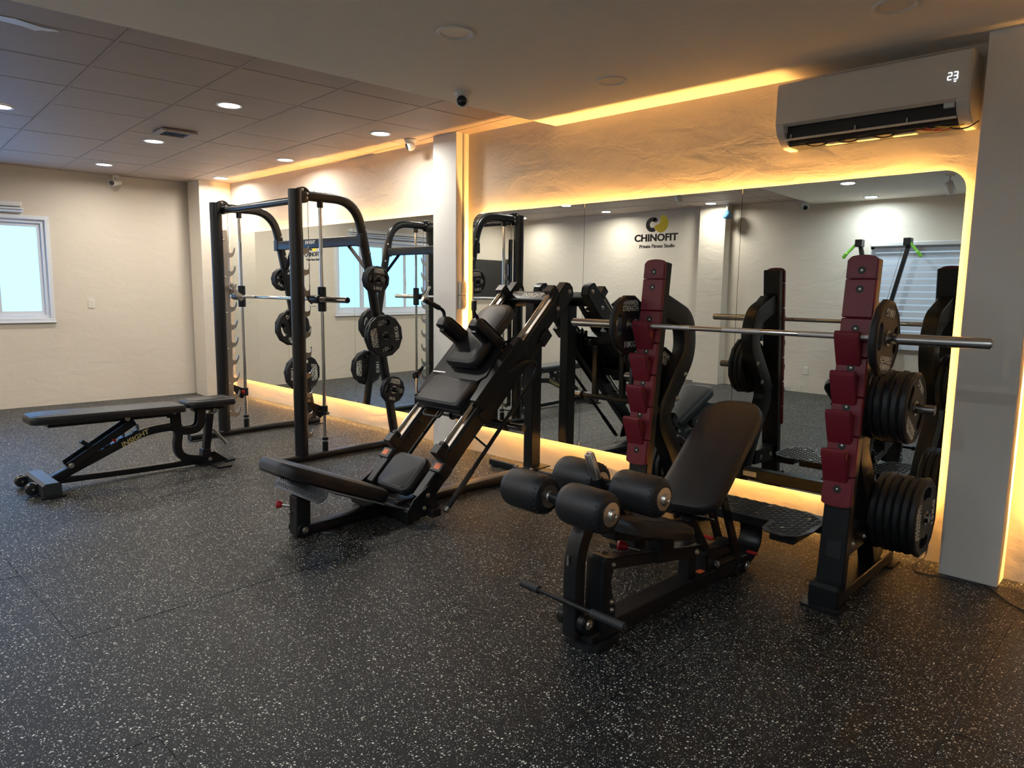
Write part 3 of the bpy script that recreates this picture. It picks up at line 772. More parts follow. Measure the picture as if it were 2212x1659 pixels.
# ================================================================== SMITH MACHINE
xN, xF = -5.45, -6.95
t = thing('smith_machine', 'tall black smith machine cage with steel hook plates left of the mid pillar', 'smith machine', (-6.2, 3.5, 0)); off = t.location.copy()
rp = rrect(.062, .078, .02)
for sx, side in ((xN, 1), (xF, -1)):
    # upright: oval tube, with flange plates at the top joint
    MB().cyl((sx, 3.07, .055), (sx, 3.07, 2.285), .0555, n=32, bev=.004).build('upright', 'black', t, off)
    pth = arc_path([(sx, 3.11, 2.235), (sx, 3.62, 2.235), (sx, 3.745, 1.86), (sx, 3.80, 1.45), (sx, 4.065, .05)], [.30, .3, .5], 8)
    pth = arc_path([(sx, 3.11, 2.24), (sx, 3.655, 2.245), (sx, 3.755, 1.80), (sx, 4.062, .05)], [.26, .6], 9)
    MB().sweep(pth, rp, (1, 0, 0)).build('rear_frame', 'black', t, off)
    MB().sweep([(sx, 2.72, .035), (sx, 4.12, .035)], rrect(.10, .058, .022), (1, 0, 0)).build('base_beam', 'black', t, off)
    for y in (2.78, 4.08):
        MB().span((sx - .085, sx + .085), (y - .05, y + .05), (0, .010), bev=.003).build('foot_pad', 'plastic', t, off)
    for dx in (-.022, .022) if side > 0 else (-.022, .022):
        MB().lathe([(0, -.006), (.062, -.006), (.066, 0), (.062, .006), (0, .006)], (sx + dx, 3.135, 2.245), (1, 0, 0), 24).build('joint_flange', 'black', t, off)
    for (y, z) in ((3.165, 2.255), (3.16, 2.222), (3.122, 2.285)):
        bolt(t, off, (sx + .028, y, z), (1, 0, 0), .010)
    # guide rod with sockets
    MB().cyl((sx, 3.30, .14), (sx, 3.30, 2.19), .0155, n=20).build('guide_rod', 'chrome', t, off)
    MB().cyl((sx, 3.30, 2.155), (sx, 3.30, 2.222), .026, n=20, bev=.003).build('rod_socket', 'black', t, off)
    MB().cyl((sx, 3.30, .055), (sx, 3.30, .148), .026, n=20, bev=.003).build('rod_socket', 'black', t, off)
    for dy in (-.055, .055):
        bolt(t, off, (sx, 3.30 + dy, 2.278), (0, 0, 1), .009)
    MB().cyl((sx, 3.30, .16), (sx, 3.30, .185), .028, n=20, bev=.004).build('rod_stop', 'plastic', t, off)
    # notched hook plate
    hx = sx + (.02 if side < 0 else -.06)
    out = [(3.105, .19), (3.105, 2.03), (3.165, 2.03), (3.170, 1.92)]
    for k in range(10):
        zt = 1.865 - .1762 * k
        tip = 3.238 if side < 0 else 3.222
        out += [(3.168, zt - .045), (3.190, zt - .055), (3.212, zt - .045), (3.224, zt - .012), (tip - .010, zt), (tip, zt - .004), (tip, zt - .035), (3.215, zt - .085), (3.170, zt - .105)]
    out += [(3.165, .19)]
    MB().prism(out, hx - .004, hx + .004, 'yz', bev=.001).build('hook_plate', 'steel', t, off)
    for z in (1.93, 1.575, 1.225, .87, .52, .24):
        bolt(t, off, (hx + .004, 3.128, z), (1, 0, 0), .009)
    # suspension cable
    MB().cyl((sx, 3.185, 1.42), (sx, 3.185, 2.22), .0025, n=6).build('cable', 'darksteel', t, off)
    # spotter stop on the guide rod
    MB().cyl((sx, 3.30, .385), (sx, 3.30, .465), .028, n=20, bev=.004).build('spotter_collar', 'plastic', t, off)
    MB().prism([(3.325, .44), (3.275, .465), (3.20, .50), (3.165, .545), (3.140, .535), (3.150, .50), (3.20, .44), (3.235, .385), (3.28, .35), (3.325, .385)], sx - .052, sx - .034, 'yz', bev=.003).build('spotter_hook', 'plastic', t, off)
    MB().lathe([(0, -.003), (.016, -.003), (.016, .004), (0, .005)], (sx - .030, 3.165, .52), (1, 0, 0), 16).build('pivot_cap', 'steel', t, off)
    if side < 0:
        MB().lathe([(0, 0), (.012, 0), (.020, .02), (.022, .035), (.014, .042), (0, .043)], (sx - .02, 3.285, .425), (1, -.2, 0), 18).build('pull_pin', 'redknob', t, off)
    else:
        MB().cyl((sx - .045, 3.255, .415), (sx + .05, 3.315, .40), .011, n=14, bev=.003).build('pull_pin', 'darksteel', t, off)
    # bolts on the rear frame
    for y, z in ((3.735, 1.995), (3.775, 1.80), (3.79, 1.665), (3.80, 1.625)):
        bolt(t, off, (sx + .031, y, z), (1, 0, 0), .010)
    # storage horns
    for y, z in ((3.80, 1.568), (3.885, 1.06), (3.985, .552)):
        mb = MB(); 
        if side > 0: horn(mb, sx + .03, sx + .19, y, z, .0235)
        else: horn(mb, sx - .19, sx - .03, y, z, .0235)
        mb.build('storage_horn', 'darksteel', t, off)
MB().cyl((xF + .03, 3.145, 2.215), (xN - .03, 3.145, 2.215), .031, n=28).build('top_tube', 'black', t, off)
MB().sweep([(xF + .03, 3.715, 1.908), (xN - .03, 3.715, 1.908)], rrect(.062, .088, .008), (0, 1, 0)).build('rear_beam', 'black', t, off)
for s_, e in ((xN - .03, xN - .24), (xF + .03, xF + .24)):
    MB().beam((s_, 3.775, 1.66), (e, 3.735, 1.87), .045, .008, side=(0, 1, 0), bev=.002).build('brace', 'black', t, off)
for s_ in (xN, xF):
    MB().span((s_ - .034, s_ + .034), (3.678, 3.70), (1.855, 1.965), bev=.004).build('beam_bracket', 'black', t, off)
b = MB(); b._merge(text_mesh('INSIGHT', .045, .0005, .0012, 1.05, shear=.15), Matrix.Translation((-6.28, 3.6835, 1.918)) @ Matrix.Rotation(PI / 2, 4, 'X'))
b.build('lettering', 'printwhite', t, off, False)

# its bar
t = thing('smith_bar', 'chrome bar with rotating hooks across the smith machine', 'barbell', (-6.2, 3.25, 1.39)); off = t.location.copy()
MB().cyl((xF + .06, 3.25, 1.39), (xN - .06, 3.25, 1.39), .0145, n=20).build('shaft', 'chrome', t, off)
for a, b_ in ((-6.78, -6.56), (-6.30, -6.10), (-5.84, -5.62)):
    MB().cyl((a, 3.25, 1.39), (b_, 3.25, 1.39), .0150, n=20).build('knurling', 'knurl', t, off)
for sx, s in ((xN, 1), (xF, -1)):
    MB().cyl((sx + s * .05, 3.25, 1.39), (sx + s * .47, 3.25, 1.39), .0250, n=24, bev=.003).build('sleeve', 'chrome', t, off)
    MB().cyl((sx + s * .469, 3.25, 1.39), (sx + s * .472, 3.25, 1.39), .021, n=20).build('end_cap', 'plastic', t, off)
    MB().cyl((sx - s * .07, 3.25, 1.39), (sx + s * .06, 3.25, 1.39), .036, n=24, bev=.004).build('collar', 'plastic', t, off)
    MB().cyl((sx, 3.30, 1.285), (sx, 3.30, 1.495), .036, n=24, bev=.004).build('slide_block', 'plastic', t, off)
    hx = sx - s * .085
    MB().prism([(3.278, 1.40), (3.235, 1.425), (3.195, 1.47), (3.175, 1.515), (3.150, 1.52), (3.140, 1.495), (3.165, 1.465), (3.190, 1.42), (3.215, 1.375), (3.245, 1.345), (3.275, 1.36)], hx - .006, hx + .006, 'yz', bev=.002).build('lock_hook', 'steel', t, off)
    MB().prism([(3.265, 1.40), (3.235, 1.43), (3.175, 1.50), (3.16, 1.49), (3.205, 1.41), (3.24, 1.36)], hx - .022, hx - .012, 'yz', bev=.002).build('lock_hook', 'plastic', t, off)
    MB().lathe([(0, -.004), (.014, -.004), (.014, .004), (0, .004)], (hx + .012, 3.160, 1.50), (1, 0, 0), 14).build('pivot_cap', 'steel', t, off)

# plates stored on the smith machine
def stack(kind, n, x0, dirn, y, z, rots, labels, grp, gap=.001):
    T = PL[kind][1]
    for k in range(n):
        x = x0 + dirn * (T / 2 + k * (T + gap))
        lab = labels[k] if isinstance(labels, (list, tuple)) else labels
        plate(kind, x, y, z, rots[k % len(rots)], lab, grp)
stack('2.5KG', 4, xN + .034, 1, 3.80, 1.566, (2.9, .3, 1.2, -.12),
      ['2.5 kg plate against the near smith frame, innermost of four', '2.5 kg plate second from the frame on the near top horn', '2.5 kg plate third from the frame on the near top horn', 'small 2.5 kg plate facing outward on the near top horn of the smith machine'], 'small plates on the near smith top horn')
stack('10KGw', 2, xN + .034, 1, 3.885, 1.058, (.4, PI / 2 + .14),
      ['inner 10 kg plate behind the outward one on the near smith frame', 'black 10 kg plate with white lettering facing outward on the near smith frame'], 'ten kilo plates on the near smith frame')
stack('5KG', 2, xN + .034, 1, 3.985, .55, (1.2, -.25),
      ['inner 5 kg plate on the lowest near horn of the smith machine', 'outer 5 kg plate on the lowest near horn, just left of the hack squat seat'], 'five kilo plates on the near smith frame')
stack('2.5KG', 4, xF - .034, -1, 3.80, 1.566, (-.6, 1.0, .5, .2),
      ['2.5 kg plate against the far smith frame with a number visible', '2.5 kg plate second from the far smith frame', '2.5 kg plate third from the far smith frame', '2.5 kg plate outermost on the far top horn of the smith machine'], 'small plates on the far smith top horn')
stack('10KGw', 2, xF - .034, -1, 3.885, 1.058, (PI + .2, .5),
      ['10 kg plate against the far smith frame, lettering upside down', 'outer 10 kg plate on the far middle horn of the smith machine'], 'ten kilo plates on the far smith frame')
stack('15KG', 2, xF - .034, -1, 3.985, .56, (-PI / 2, .7),
      ['large 15 kg plate against the far smith frame, lettering sideways', 'outer large 15 kg plate on the far lowest horn of the smith machine'], 'fifteen kilo plates on the far smith frame')

# ================================================================== SQUAT RACK
xc = -1.742; HW = .570
t = thing('squat_rack', 'black squat rack with maroon stepped hook faces and spotter platform', 'squat rack', (xc, 3.8, 0)); off = t.location.copy()
B0 = Vector((0, 3.44, .075)); B1 = Vector((0, 3.612, 1.664))
tt = (B1 - B0).normalized(); nn = Vector((0, -tt.z, tt.y))
LP = (B1 - B0).length
for s in (-1, 1):
    px = xc + s * HW
    F = frame((px, B0.y, B0.z), (1, 0, 0), nn, tt)    # local x, n (out of front), s (up)
    MB().span((-.0625, .0625), (-.062, 0), (0, LP), bev=.006, mtx=F).build('upright', 'black', t, off)
    # foot
    MB().span((px - .0625, px + .0625), (3.40, 4.25), (.018, .078), bev=.005).build('base_beam', 'black', t, off)
    MB().prism([(3.375, .016), (3.375, .10), (3.39, .118), (3.475, .118), (3.475, .10), (3.475, .016)], px - .07, px + .07, 'yz', bev=.006).build('foot_shoe', 'black', t, off)
    for y0, y1 in ((3.335, 3.48), (4.14, 4.30)):
        MB().prism([(px - .10, y0 + .02), (px - .08, y0), (px + .07, y0), (px + .09, y0 + .02), (px + .09, y1 - .02), (px + .07, y1), (px - .08, y1), (px - .10, y1 - .02)], 0, .014, 'xy', bev=.003).build('foot_pad', 'plastic', t, off)
    # rear S-shaped member
    pth = arc_path([(px, 3.60, 1.435), (px, 3.93, 1.32), (px, 3.965, 1.12), (px, 3.70, .80), (px, 3.70, .70), (px, 3.86, .47), (px, 4.06, .07)], [.08, .10, .16, .14, .16], 6)
    MB().sweep(pth, rrect(.085, .135, .008), (1, 0, 0)).build('rear_frame', 'black', t, off)
    for y, z in ((3.905, .985), (3.82, .845)):
        bolt(t, off, (px + .043, y, z), (1, 0, 0), .014)
    MB().cyl((px, 3.50, .79), (px, 3.66, .79), .038, n=24).build('spacer_tube', 'black', t, off)
    MB().prism([(3.47, .335), (3.50, .345), (3.83, .335), (3.86, .31), (3.86, .235), (3.56, .22), (3.45, .235)], px - .03, px + .045, 'yz', bev=.004).build('link_plate', 'black', t, off)
    for y in (3.605, 3.765):
        bolt(t, off, (px + .045, y, .275), (1, 0, 0), .016)
    # maroon face: seven modules, five with a hook
    sb = lambda z: (z - B0.z) / tt.z
    mods = [(1.665, 1.560, None), (1.558, 1.375, None)] + [(1.373 - .185 * k, 1.190 - .185 * k, 1.296 - .185 * k) for k in range(4)] + [(.633, .490, None)]
    hooks = [1.300, 1.115, .930, .745]
    zs = [(1.672, 1.566), (1.563, 1.382), (1.379, 1.197), (1.194, 1.012), (1.009, .827), (.824, .632), (.629, .487)]
    bz = [1.603, 1.515, 1.330, 1.145, .960, .776, .567]
    for k, (z1, z0) in enumerate(zs):
        mb = MB()
        wtop = .070
        if k == 0:
            pts = [(-wtop, sb(z0)), (wtop, sb(z0)), (wtop, sb(z1) - .022), (wtop - .012, sb(z1) - .008)] + [(wtop * .8 * math.cos(a), sb(z1) - .008 + .012 * math.sin(a)) for a in [PI * i / 8 for i in range(1, 8)]] + [(-wtop + .012, sb(z1) - .008), (-wtop, sb(z1) - .022)]
            mb.prism(pts, .0, .030, 'xz', F, bev=.005)
        elif k == 6:
            pts = [(-wtop, sb(z1)), (-wtop, sb(z0) + .012)] + [(wtop * math.cos(a), sb(z0) + .012 - .018 * abs(math.sin(a))) for a in [PI + PI * i / 8 for i in range(1, 8)]] + [(wtop, sb(z0) + .012), (wtop, sb(z1))]
            mb.prism(pts, .0, .030, 'xz', F, bev=.005)
        else:
            mb.span((-wtop, wtop), (0, .030), (sb(z0), sb(z1)), bev=.005, mtx=F)
        if 2 <= k <= 5:
            zb = bz[k] - .034      # bar centre height in this hook
            s0 = sb(zb)
            hk = [(.024, s0 - .016), (.060, s0 - .015), (.066, s0 - .006), (.069, s0 + .012), (.076, s0 + .019), (.098, s0 + .017), (.103, s0 + .008), (.100, s0 - .014), (.030, s0 - .142), (.024, s0 - .140)]
            mb.prism(hk, -.0705, .044, 'yz', F, bev=.004)
        o = mb.build('hook_module' if 2 <= k <= 5 else 'face_module', 'red', t, off)
        # recessed bolt
        MB().lathe([(.0185, .0301), (.0185, .0306), (0, .0306)], F @ Vector((0, 0, sb(bz[k]))), nn, 16).build('bolt_recess', 'dark', t, off)
        bolt(t, off, F @ Vector((0, .0305, sb(bz[k]))), nn, .0048, .004)
    # storage horns
    for y, z, L in ((3.775, .955, .27), (3.985, .372, .24)):
        mb = MB(); 
        if s > 0: horn(mb, px + .04, px + .04 + L, y, z, .0245)
        else: horn(mb, px - .04 - L, px - .04, y, z, .0245)
        mb.build('storage_horn', 'darksteel', t, off)
    MB().prism([(4.045, .20), (4.045, .075), (3.99, .075)], px - .004, px + .004, 'yz').build('gusset', 'black', t, off)
# crossbeam and platform
MB().span((xc - HW, xc + HW), (3.96, 4.04), (.165, .245), bev=.005).build('cross_beam', 'black', t, off)
MB().span((-2.28, -2.17), (4.04, 4.042), (.19, .225), bev=0).build('name_label', 'printwhite', t, off)
PZ = .318
pl = [(-2.20, 3.52), (-2.17, 3.40), (-2.10, 3.355), (-2.02, 3.36), (-1.985, 3.40), (-1.965, 3.53), (-1.52, 3.53), (-1.50, 3.40), (-1.465, 3.36), (-1.38, 3.35), (-1.31, 3.40), (-1.285, 3.52), (-1.30, 3.70), (-1.345, 3.785), (-1.42, 3.815), (-2.06, 3.815), (-2.14, 3.785), (-2.185, 3.70)]
pfo = MB().prism(pl, PZ - .006, PZ, 'xy').build('platform', 'tread', t, off)
for a in (-2.16, -1.47):
    MB().span((a, a + .13), (3.42, 3.75), (PZ - .062, PZ - .006), bev=.006).build('platform_support', 'black', t, off)
MB().span((-1.99, -1.50), (3.56, 3.75), (PZ - .062, PZ - .006), bev=.006).build('platform_support', 'black', t, off)
def inside(x, y, poly):
    c_ = False; n = len(poly)
    for i in range(n):
        x1, y1 = poly[i]; x2, y2 = poly[(i + 1) % n]
        if (y1 > y) != (y2 > y) and x < (x2 - x1) * (y - y1) / (y2 - y1) + x1: c_ = not c_
    return c_
tr = MB()
for i in range(-2, 34):
    for j in range(-2, 20):
        x = -2.20 + i * .029; y = 3.34 + j * .027 
        if not all(inside(x + dx, y + dy, pl) for dx in (-.016, .016) for dy in (-.014, .014)): continue
        ang = PI / 4 if (i + j) % 2 else -PI / 4
        tr.box((0, 0, 0), (.031, .007, .006), Matrix.Translation((x, y, PZ + .001)) @ Matrix.Rotation(ang + .2, 4, 'Z'), .0012)
o = tr.build('tread_pattern', 'tread', pfo); o['kind'] = 'stuff'
bmesh_off = off
for v in o.data.vertices: v.co -= off
for x, y in ((-1.62, 3.60), (-1.90, 3.60), (-1.42, 3.46), (-2.06, 3.46), (-1.62, 3.77), (-1.90, 3.77), (-1.38, 3.70)):
    MB().lathe([(.011, 0), (.011, .003), (0, .004)], (x, y, PZ), (0, 0, 1), 12).build('rivet', 'steel', t, off)
# curved leg of the platform
pts = []
for k in range(13):
    a = math.radians(78 - 150 * k / 12)
    pts.append((xc - .02, 3.52 + .255 * math.cos(a), .20 + .19 * math.sin(a)))
pts = arc_path([(xc, 3.62, .262), (xc, 3.80, .262), (xc, 3.86, .13), (xc, 3.72, .012), (xc, 3.52, .012)], [.09, .10, .10], 8)
pts = [(xc + .02, 3.665, .262), (xc + .02, 3.73, .235), (xc + .02, 3.765, .18), (xc + .02, 3.765, .12), (xc + .02, 3.73, .065), (xc + .02, 3.66, .028), (xc + .02, 3.56, .010), (xc + .02, 3.42, .008)]
MB().sweep(arc_path(pts, .06, 4), rrect(.13, .012, .003), (1, 0, 0)).build('curved_leg', 'black', t, off)
MB().sweep([(xc, 3.78, .215), (xc, 3.97, .205)], rrect(.07, .05, .006), (1, 0, 0)).build('platform_arm', 'black', t, off)

# barbell
by, bz_ = 3.506, 1.297
t = thing('barbell', 'long chrome olympic barbell resting on the top hooks of the maroon rack', 'barbell', (-1.72, by, bz_)); off = t.location.copy()
MB().cyl((-2.39, by, bz_), (-1.07, by, bz_), .0140, n=24).build('shaft', 'chrome', t, off)
for a, b_ in ((-2.345, -2.20), (-2.195, -2.02), (-1.825, -1.615), (-1.42, -1.245), (-1.24, -1.095)):
    MB().cyl((a, by, bz_), (b_, by, bz_), .0144, n=24).build('knurling', 'knurl', t, off)
for s in (-1, 1):
    a = -1.73 + s * .655
    MB().cyl((a, by, bz_), (-1.73 + s * 1.115, by, bz_), .0245, n=28, bev=.004).build('sleeve', 'chrome', t, off)
    MB().lathe([(0, -.008), (.030, -.008), (.037, -.005), (.037, .004), (.033, .006), (.033, .012), (0, .012)], (a, by, bz_), (s, 0, 0), 24).build('collar', 'chrome', t, off)
    MB().lathe([(.016, 0), (.016, .0015), (0, .0015)], (-1.73 + s * 1.1145, by, bz_), (s, 0, 0), 16).build('end_cap', 'darksteel', t, off)
plate('10KG', -2.43, by, bz_, .0, '10 kg plate on the left sleeve of the barbell, white lettering upright', 'plates on the barbell')
plate('10KG', -1.03, by, bz_, PI - .12, '10 kg plate on the right sleeve of the barbell, lettering upside down', 'plates on the barbell')
names = ['innermost', 'second from the rack', 'third from the rack', 'fourth from the rack', 'fifth from the rack', 'sixth from the rack']
xr = xc + HW + .045
stack('10KG', 5, xr, 1, 3.775, .955, (.3, 1.1, 2.0, .8, 2.55), ['10 kg plate on the upper right rack horn, %s' % n for n in names[:4]] + ['outermost 10 kg plate on the upper right horn, lettering turned sideways'], 'ten kilo plates on the rack upper right horn')
stack('15KG', 6, xr, 1, 3.985, .372, (.3, 1.1, 2.0, .8, 2.4, PI / 2), ['15 kg plate on the lower right rack horn, %s' % n for n in names[:5]] + ['outermost large 15 kg plate on the lower right horn facing the grey column'], 'fifteen kilo plates on the rack lower right horn')
xl = xc - HW - .045
stack('15KG', 3, xl, -1, 3.775, .955, (-.5, 1.1, 2.0), ['15 kg plate on the upper left rack horn, %s' % n for n in ('nearest its post', 'middle one', 'outermost and clear in the mirror')], 'plates on the rack upper left horn')
stack('15KG', 5, xl, -1, 3.985, .372, (PI / 2, 1.1, 2.0, .8, 2.4), ['15 kg plate low on the left horn behind the leg bench, %s' % n for n in ('innermost', 'second one out', 'middle one', 'fourth one out', 'outermost')], 'plates on the rack lower left horn')

# ================================================================== HACK SQUAT / LEG PRESS
hc = -3.80
t = thing('hack_squat', 'black hack squat with chrome guide rods, shoulder pads and front backrest pad', 'hack squat', (hc, 3.1, 0)); off = t.location.copy()
ua = math.radians(43.9)
uy, uz = math.cos(ua), math.sin(ua)
HO = Vector((0, 2.775, .150))
def HF(x):   # local: x, s along rail, n out of rail
    return frame((x, HO.y, HO.z), (1, 0, 0), (0, uy, uz), (0, -uz, uy))
RL = 2.00
for s in (-1, 1):
    px = hc + s * .258; F = HF(px)
    MB().span((-.035, .035), (.02, RL), (-.115, 0), bev=.006, mtx=F).build('rail', 'black', t, off)
    MB().prism([(RL - .10, .004), (RL + .02, .004), (RL + .045, -.03), (RL + .05, -.075), (RL + .02, -.125), (RL - .02, -.135), (RL - .26, -.135), (RL - .26, -.10)], -.040, .040, 'yz', F, bev=.006).build('rail_head', 'black', t, off)
    for q in (RL - .005, RL - .19):
        bolt(t, off, F @ Vector((.040, q, -.07)), (1, 0, 0), .015)
    # chrome guide rod and its stops
    MB().cyl(F @ Vector((0, .34, .045)), F @ Vector((0, RL - .15, .045)), .0165, n=20).build('guide_rod', 'chrome', t, off)
    MB().span((-.014, .014), (.34, RL - .1), (0, .010), bev=.002, mtx=F).build('rail_liner', 'satin', t, off)
    MB().span((-.040, .040), (RL - .16, RL - .09), (-.005, .082), bev=.006, mtx=F).build('rod_block', 'plastic', t, off)
    MB().span((-.038, .038), (.31, .385), (-.005, .085), bev=.006, mtx=F).build('rod_block', 'plastic', t, off)
    MB().span((-.026, .026), (.385, .42), (.015, .075), bev=.008, mtx=F).build('rubber_stop', 'grip', t, off)
    MB().span((-.075 if s < 0 else -.03, .03 if s < 0 else .075), (.22, .30), (-.085, .010), bev=.005, mtx=F).build('safety_box', 'plastic', t, off)
    MB().span((-.055 if s < 0 else .0, .0 if s < 0 else .055), (.24, .285), (.010, .0115), bev=0, mtx=F).build('safety_label', 'orange', t, off)
    for q, m_ in ((.45, 0), (.58, 0), (.72, 0)):
        MB().cyl(F @ Vector((s * -.034, q, -.03)), F @ Vector((s * -.07, q, -.03)), .008, n=12).build('peg', 'black', t, off)
    # gusset at the foot of the rail
    MB().prism([(2.70, .03), (2.70, .09), (2.745, .155), (2.86, .225), (2.90, .215), (2.92, .165), (2.965, .06), (2.965, .03)], px + s * .036, px + s * .046, 'yz', bev=.002).build('gusset', 'black', t, off)
    for y, z in ((2.86, .165), (2.83, .085)):
        bolt(t, off, (px + s * .046, y, z), (s, 0, 0), .013)
# cross bar on top with lettering
Ft = HF(hc)
MB().sweep([Ft @ Vector((-.225, RL - .11, -.055)), Ft @ Vector((.225, RL - .11, -.055))], rrect(.105, .085, .018), (0, uy, uz)).build('top_bar', 'black', t, off)
b = MB(); b._merge(text_mesh('INSIGHT', .052, .0005, .0016, 1.05, shear=.2), Matrix.Translation(Ft @ Vector((.02, RL - .11, -.0125))) @ Matrix.Rotation(ua + .03, 4, 'X'))
b.build('lettering', 'printwhite', t, off, False)
# rear post, base
MB().span((hc - .045, hc + .045), (4.135, 4.245), (.07, 1.44), bev=.006).build('rear_post', 'black', t, off)
MB().span((hc - .10, hc + .10), (4.07, 4.31), (.066, .076), bev=.002).build('post_flange', 'black', t, off)
for dx in (-.08, .08):
    bolt(t, off, (hc + dx, 4.10, .076), (0, 0, 1), .012, .012)
MB().sweep([(hc, 2.10, .04), (hc, 4.30, .04)], rrect(.11, .06, .012), (1, 0, 0)).build('base_beam', 'black', t, off)
MB().sweep([(hc - .44, 4.19, .04), (hc + .36, 4.19, .04)], rrect(.10, .058, .012), (0, 1, 0)).build('rear_foot', 'black', t, off)
for x in (hc - .40, hc + .32):
    MB().lathe([(0, 0), (.05, 0), (.048, .012), (0, .012)], (x, 4.19, 0), (0, 0, 1), 20).build('foot_pad', 'plastic', t, off)
MB().lathe([(0, 0), (.085, 0), (.08, .012), (0, .012)], (hc + .02, 2.30, 0), (0, 0, 1), 24).build('foot_pad', 'plastic', t, off)
MB().span((hc - .345, hc + .30), (2.70, 2.80), (.012, .085), bev=.005).build('front_foot', 'black', t, off)
MB().span((hc + .295, hc + .345), (2.86, 2.94), (.02, .075), bev=.005).build('hinge_end', 'plastic', t, off)
MB().span((hc - .22, hc + .22), (2.80, 2.93), (.085, .092), bev=.002).build('floor_plate', 'black', t, off)
for dx in (-.15, 0.12):
    MB().beam((hc + dx, 2.74, .10), (hc + dx, 2.95, .11), .05, .02, bev=.003).build('cross_strap', 'black', t, off)
# telescopic front prop
MB().span((hc - .045, hc + .045), (-.047, .047), (.012, .255), bev=.006, mtx=frame((0, 2.115, 0), (1, 0, 0), (0, 1, -.02), (0, .02, 1))).build('front_prop', 'black', t, off)
MB().span((hc - .036, hc + .036), (2.085, 2.155), (.25, .318), bev=.004).build('prop_slide', 'plastic', t, off)
for s in (-1, 1):
    MB().cyl((hc + s * .046, 2.115, .05), (hc + s * .062, 2.115, .05), .044, n=28, bev=.003).build('pivot_plate', 'black', t, off)
    bolt(t, off, (hc + s * .062, 2.115, .05), (s, 0, 0), .017)
MB().cyl((hc - .040, 2.10, .180), (hc - .085, 2.045, .190), .012, n=14).build('pull_pin', 'steel', t, off)
MB().lathe([(0, 0), (.015, 0), (.022, .012), (.024, .03), (.016, .036), (0, .037)], (hc - .083, 2.048, .189), (-.63, -.77, .14), 20).build('pin_knob', 'redknob', t, off)
bolt(t, off, (hc - .03, 2.066, .150), (0, -1, 0), .012)
# hinged foot plate with pad
P0 = Vector((hc, 2.74, .080)); P1 = Vector((hc, 1.93, .425)); d = (P1 - P0).normalized(); nrm = Vector((0, d.z, -d.y))
Fp = frame(P0, (-1, 0, 0), d, nrm)
MB().prism([(-.25, -.02), (-.25, .20), (-.17, .26), (-.17, .33), (-.33, .36), (-.36, .39), (-.36, .66), (-.34, .69), (.20, .69), (.22, .66), (.22, .39), (.20, .36), (.17, .33), (.17, .26), (.25, .20), (.25, -.02)], -.006, 0, 'xy', Fp).build('foot_plate', 'tread', t, off)
MB().prism([(-.16, .69), (-.13, .88), (.13, .88), (.16, .69)], -.006, 0, 'xy', Fp).build('pad_board', 'black', t, off)
Flip = Fp @ Matrix.Translation((0, .69, -.003)) @ Matrix.Rotation(math.radians(-72), 4, 'X')
MB().prism([(-.34, 0), (-.36, .03), (-.345, .065), (-.31, .085), (.15, .085), (.19, .065), (.21, .03), (.20, 0)], -.003, .003, 'xy', Flip).build('foot_plate_lip', 'tread', t, off)
tr = MB()
for i in range(-12, 7):
    for j in range(2):
        tr.box((0, 0, 0), (.030, .006, .006), Flip @ Matrix.Translation((i * .027, .022 + j * .036, .003)) @ Matrix.Rotation(PI / 4 if j else -PI / 4, 4, 'Z'), .001)
        tr.box((0, 0, 0), (.030, .006, .006), Flip @ Matrix.Translation((i * .027, .022 + j * .036, -.003)) @ Matrix.Rotation(PI / 4 if j else -PI / 4, 4, 'Z'), .001)
for i in range(-12, 8):
    for j in range(11):
        tr.box((0, 0, 0), (.028, .006, .005), Fp @ Matrix.Translation((i * .027, .38 + j * .028, -.0065)) @ Matrix.Rotation(PI / 4 if (i + j) % 2 else -PI / 4, 4, 'Z'), .001)
o = tr.build('tread_pattern', 'tread', t, off); o['kind'] = 'stuff'
pad_mb(.36, .80, .082, (.07, .10), mtx=Fp @ Matrix.Translation((0, .10, .003)), edge=.02).build('front_pad', 'vinyl', t, off)
MB().span((-.26, .26), (-.03, .005), (-.03, -.002), bev=.004, mtx=Fp).build('hinge_bar', 'black', t, off)
MB().span((-.30, -.25), (-.045, .02), (-.04, .01), bev=.006, mtx=Fp).build('hinge_block', 'plastic', t, off)
# low seat pad between the rails
Fl = HF(hc)
MB().span((-.16, .16), (.05, .26), (-.06, -.045), bev=.003, mtx=Fl).build('seat_base', 'black', t, off)
pad_mb(.355, .285, .065, (.06, .06), mtx=Fl @ Matrix.Translation((.0, .015, -.045)), edge=.018).build('seat_pad', 'vinyl', t, off)
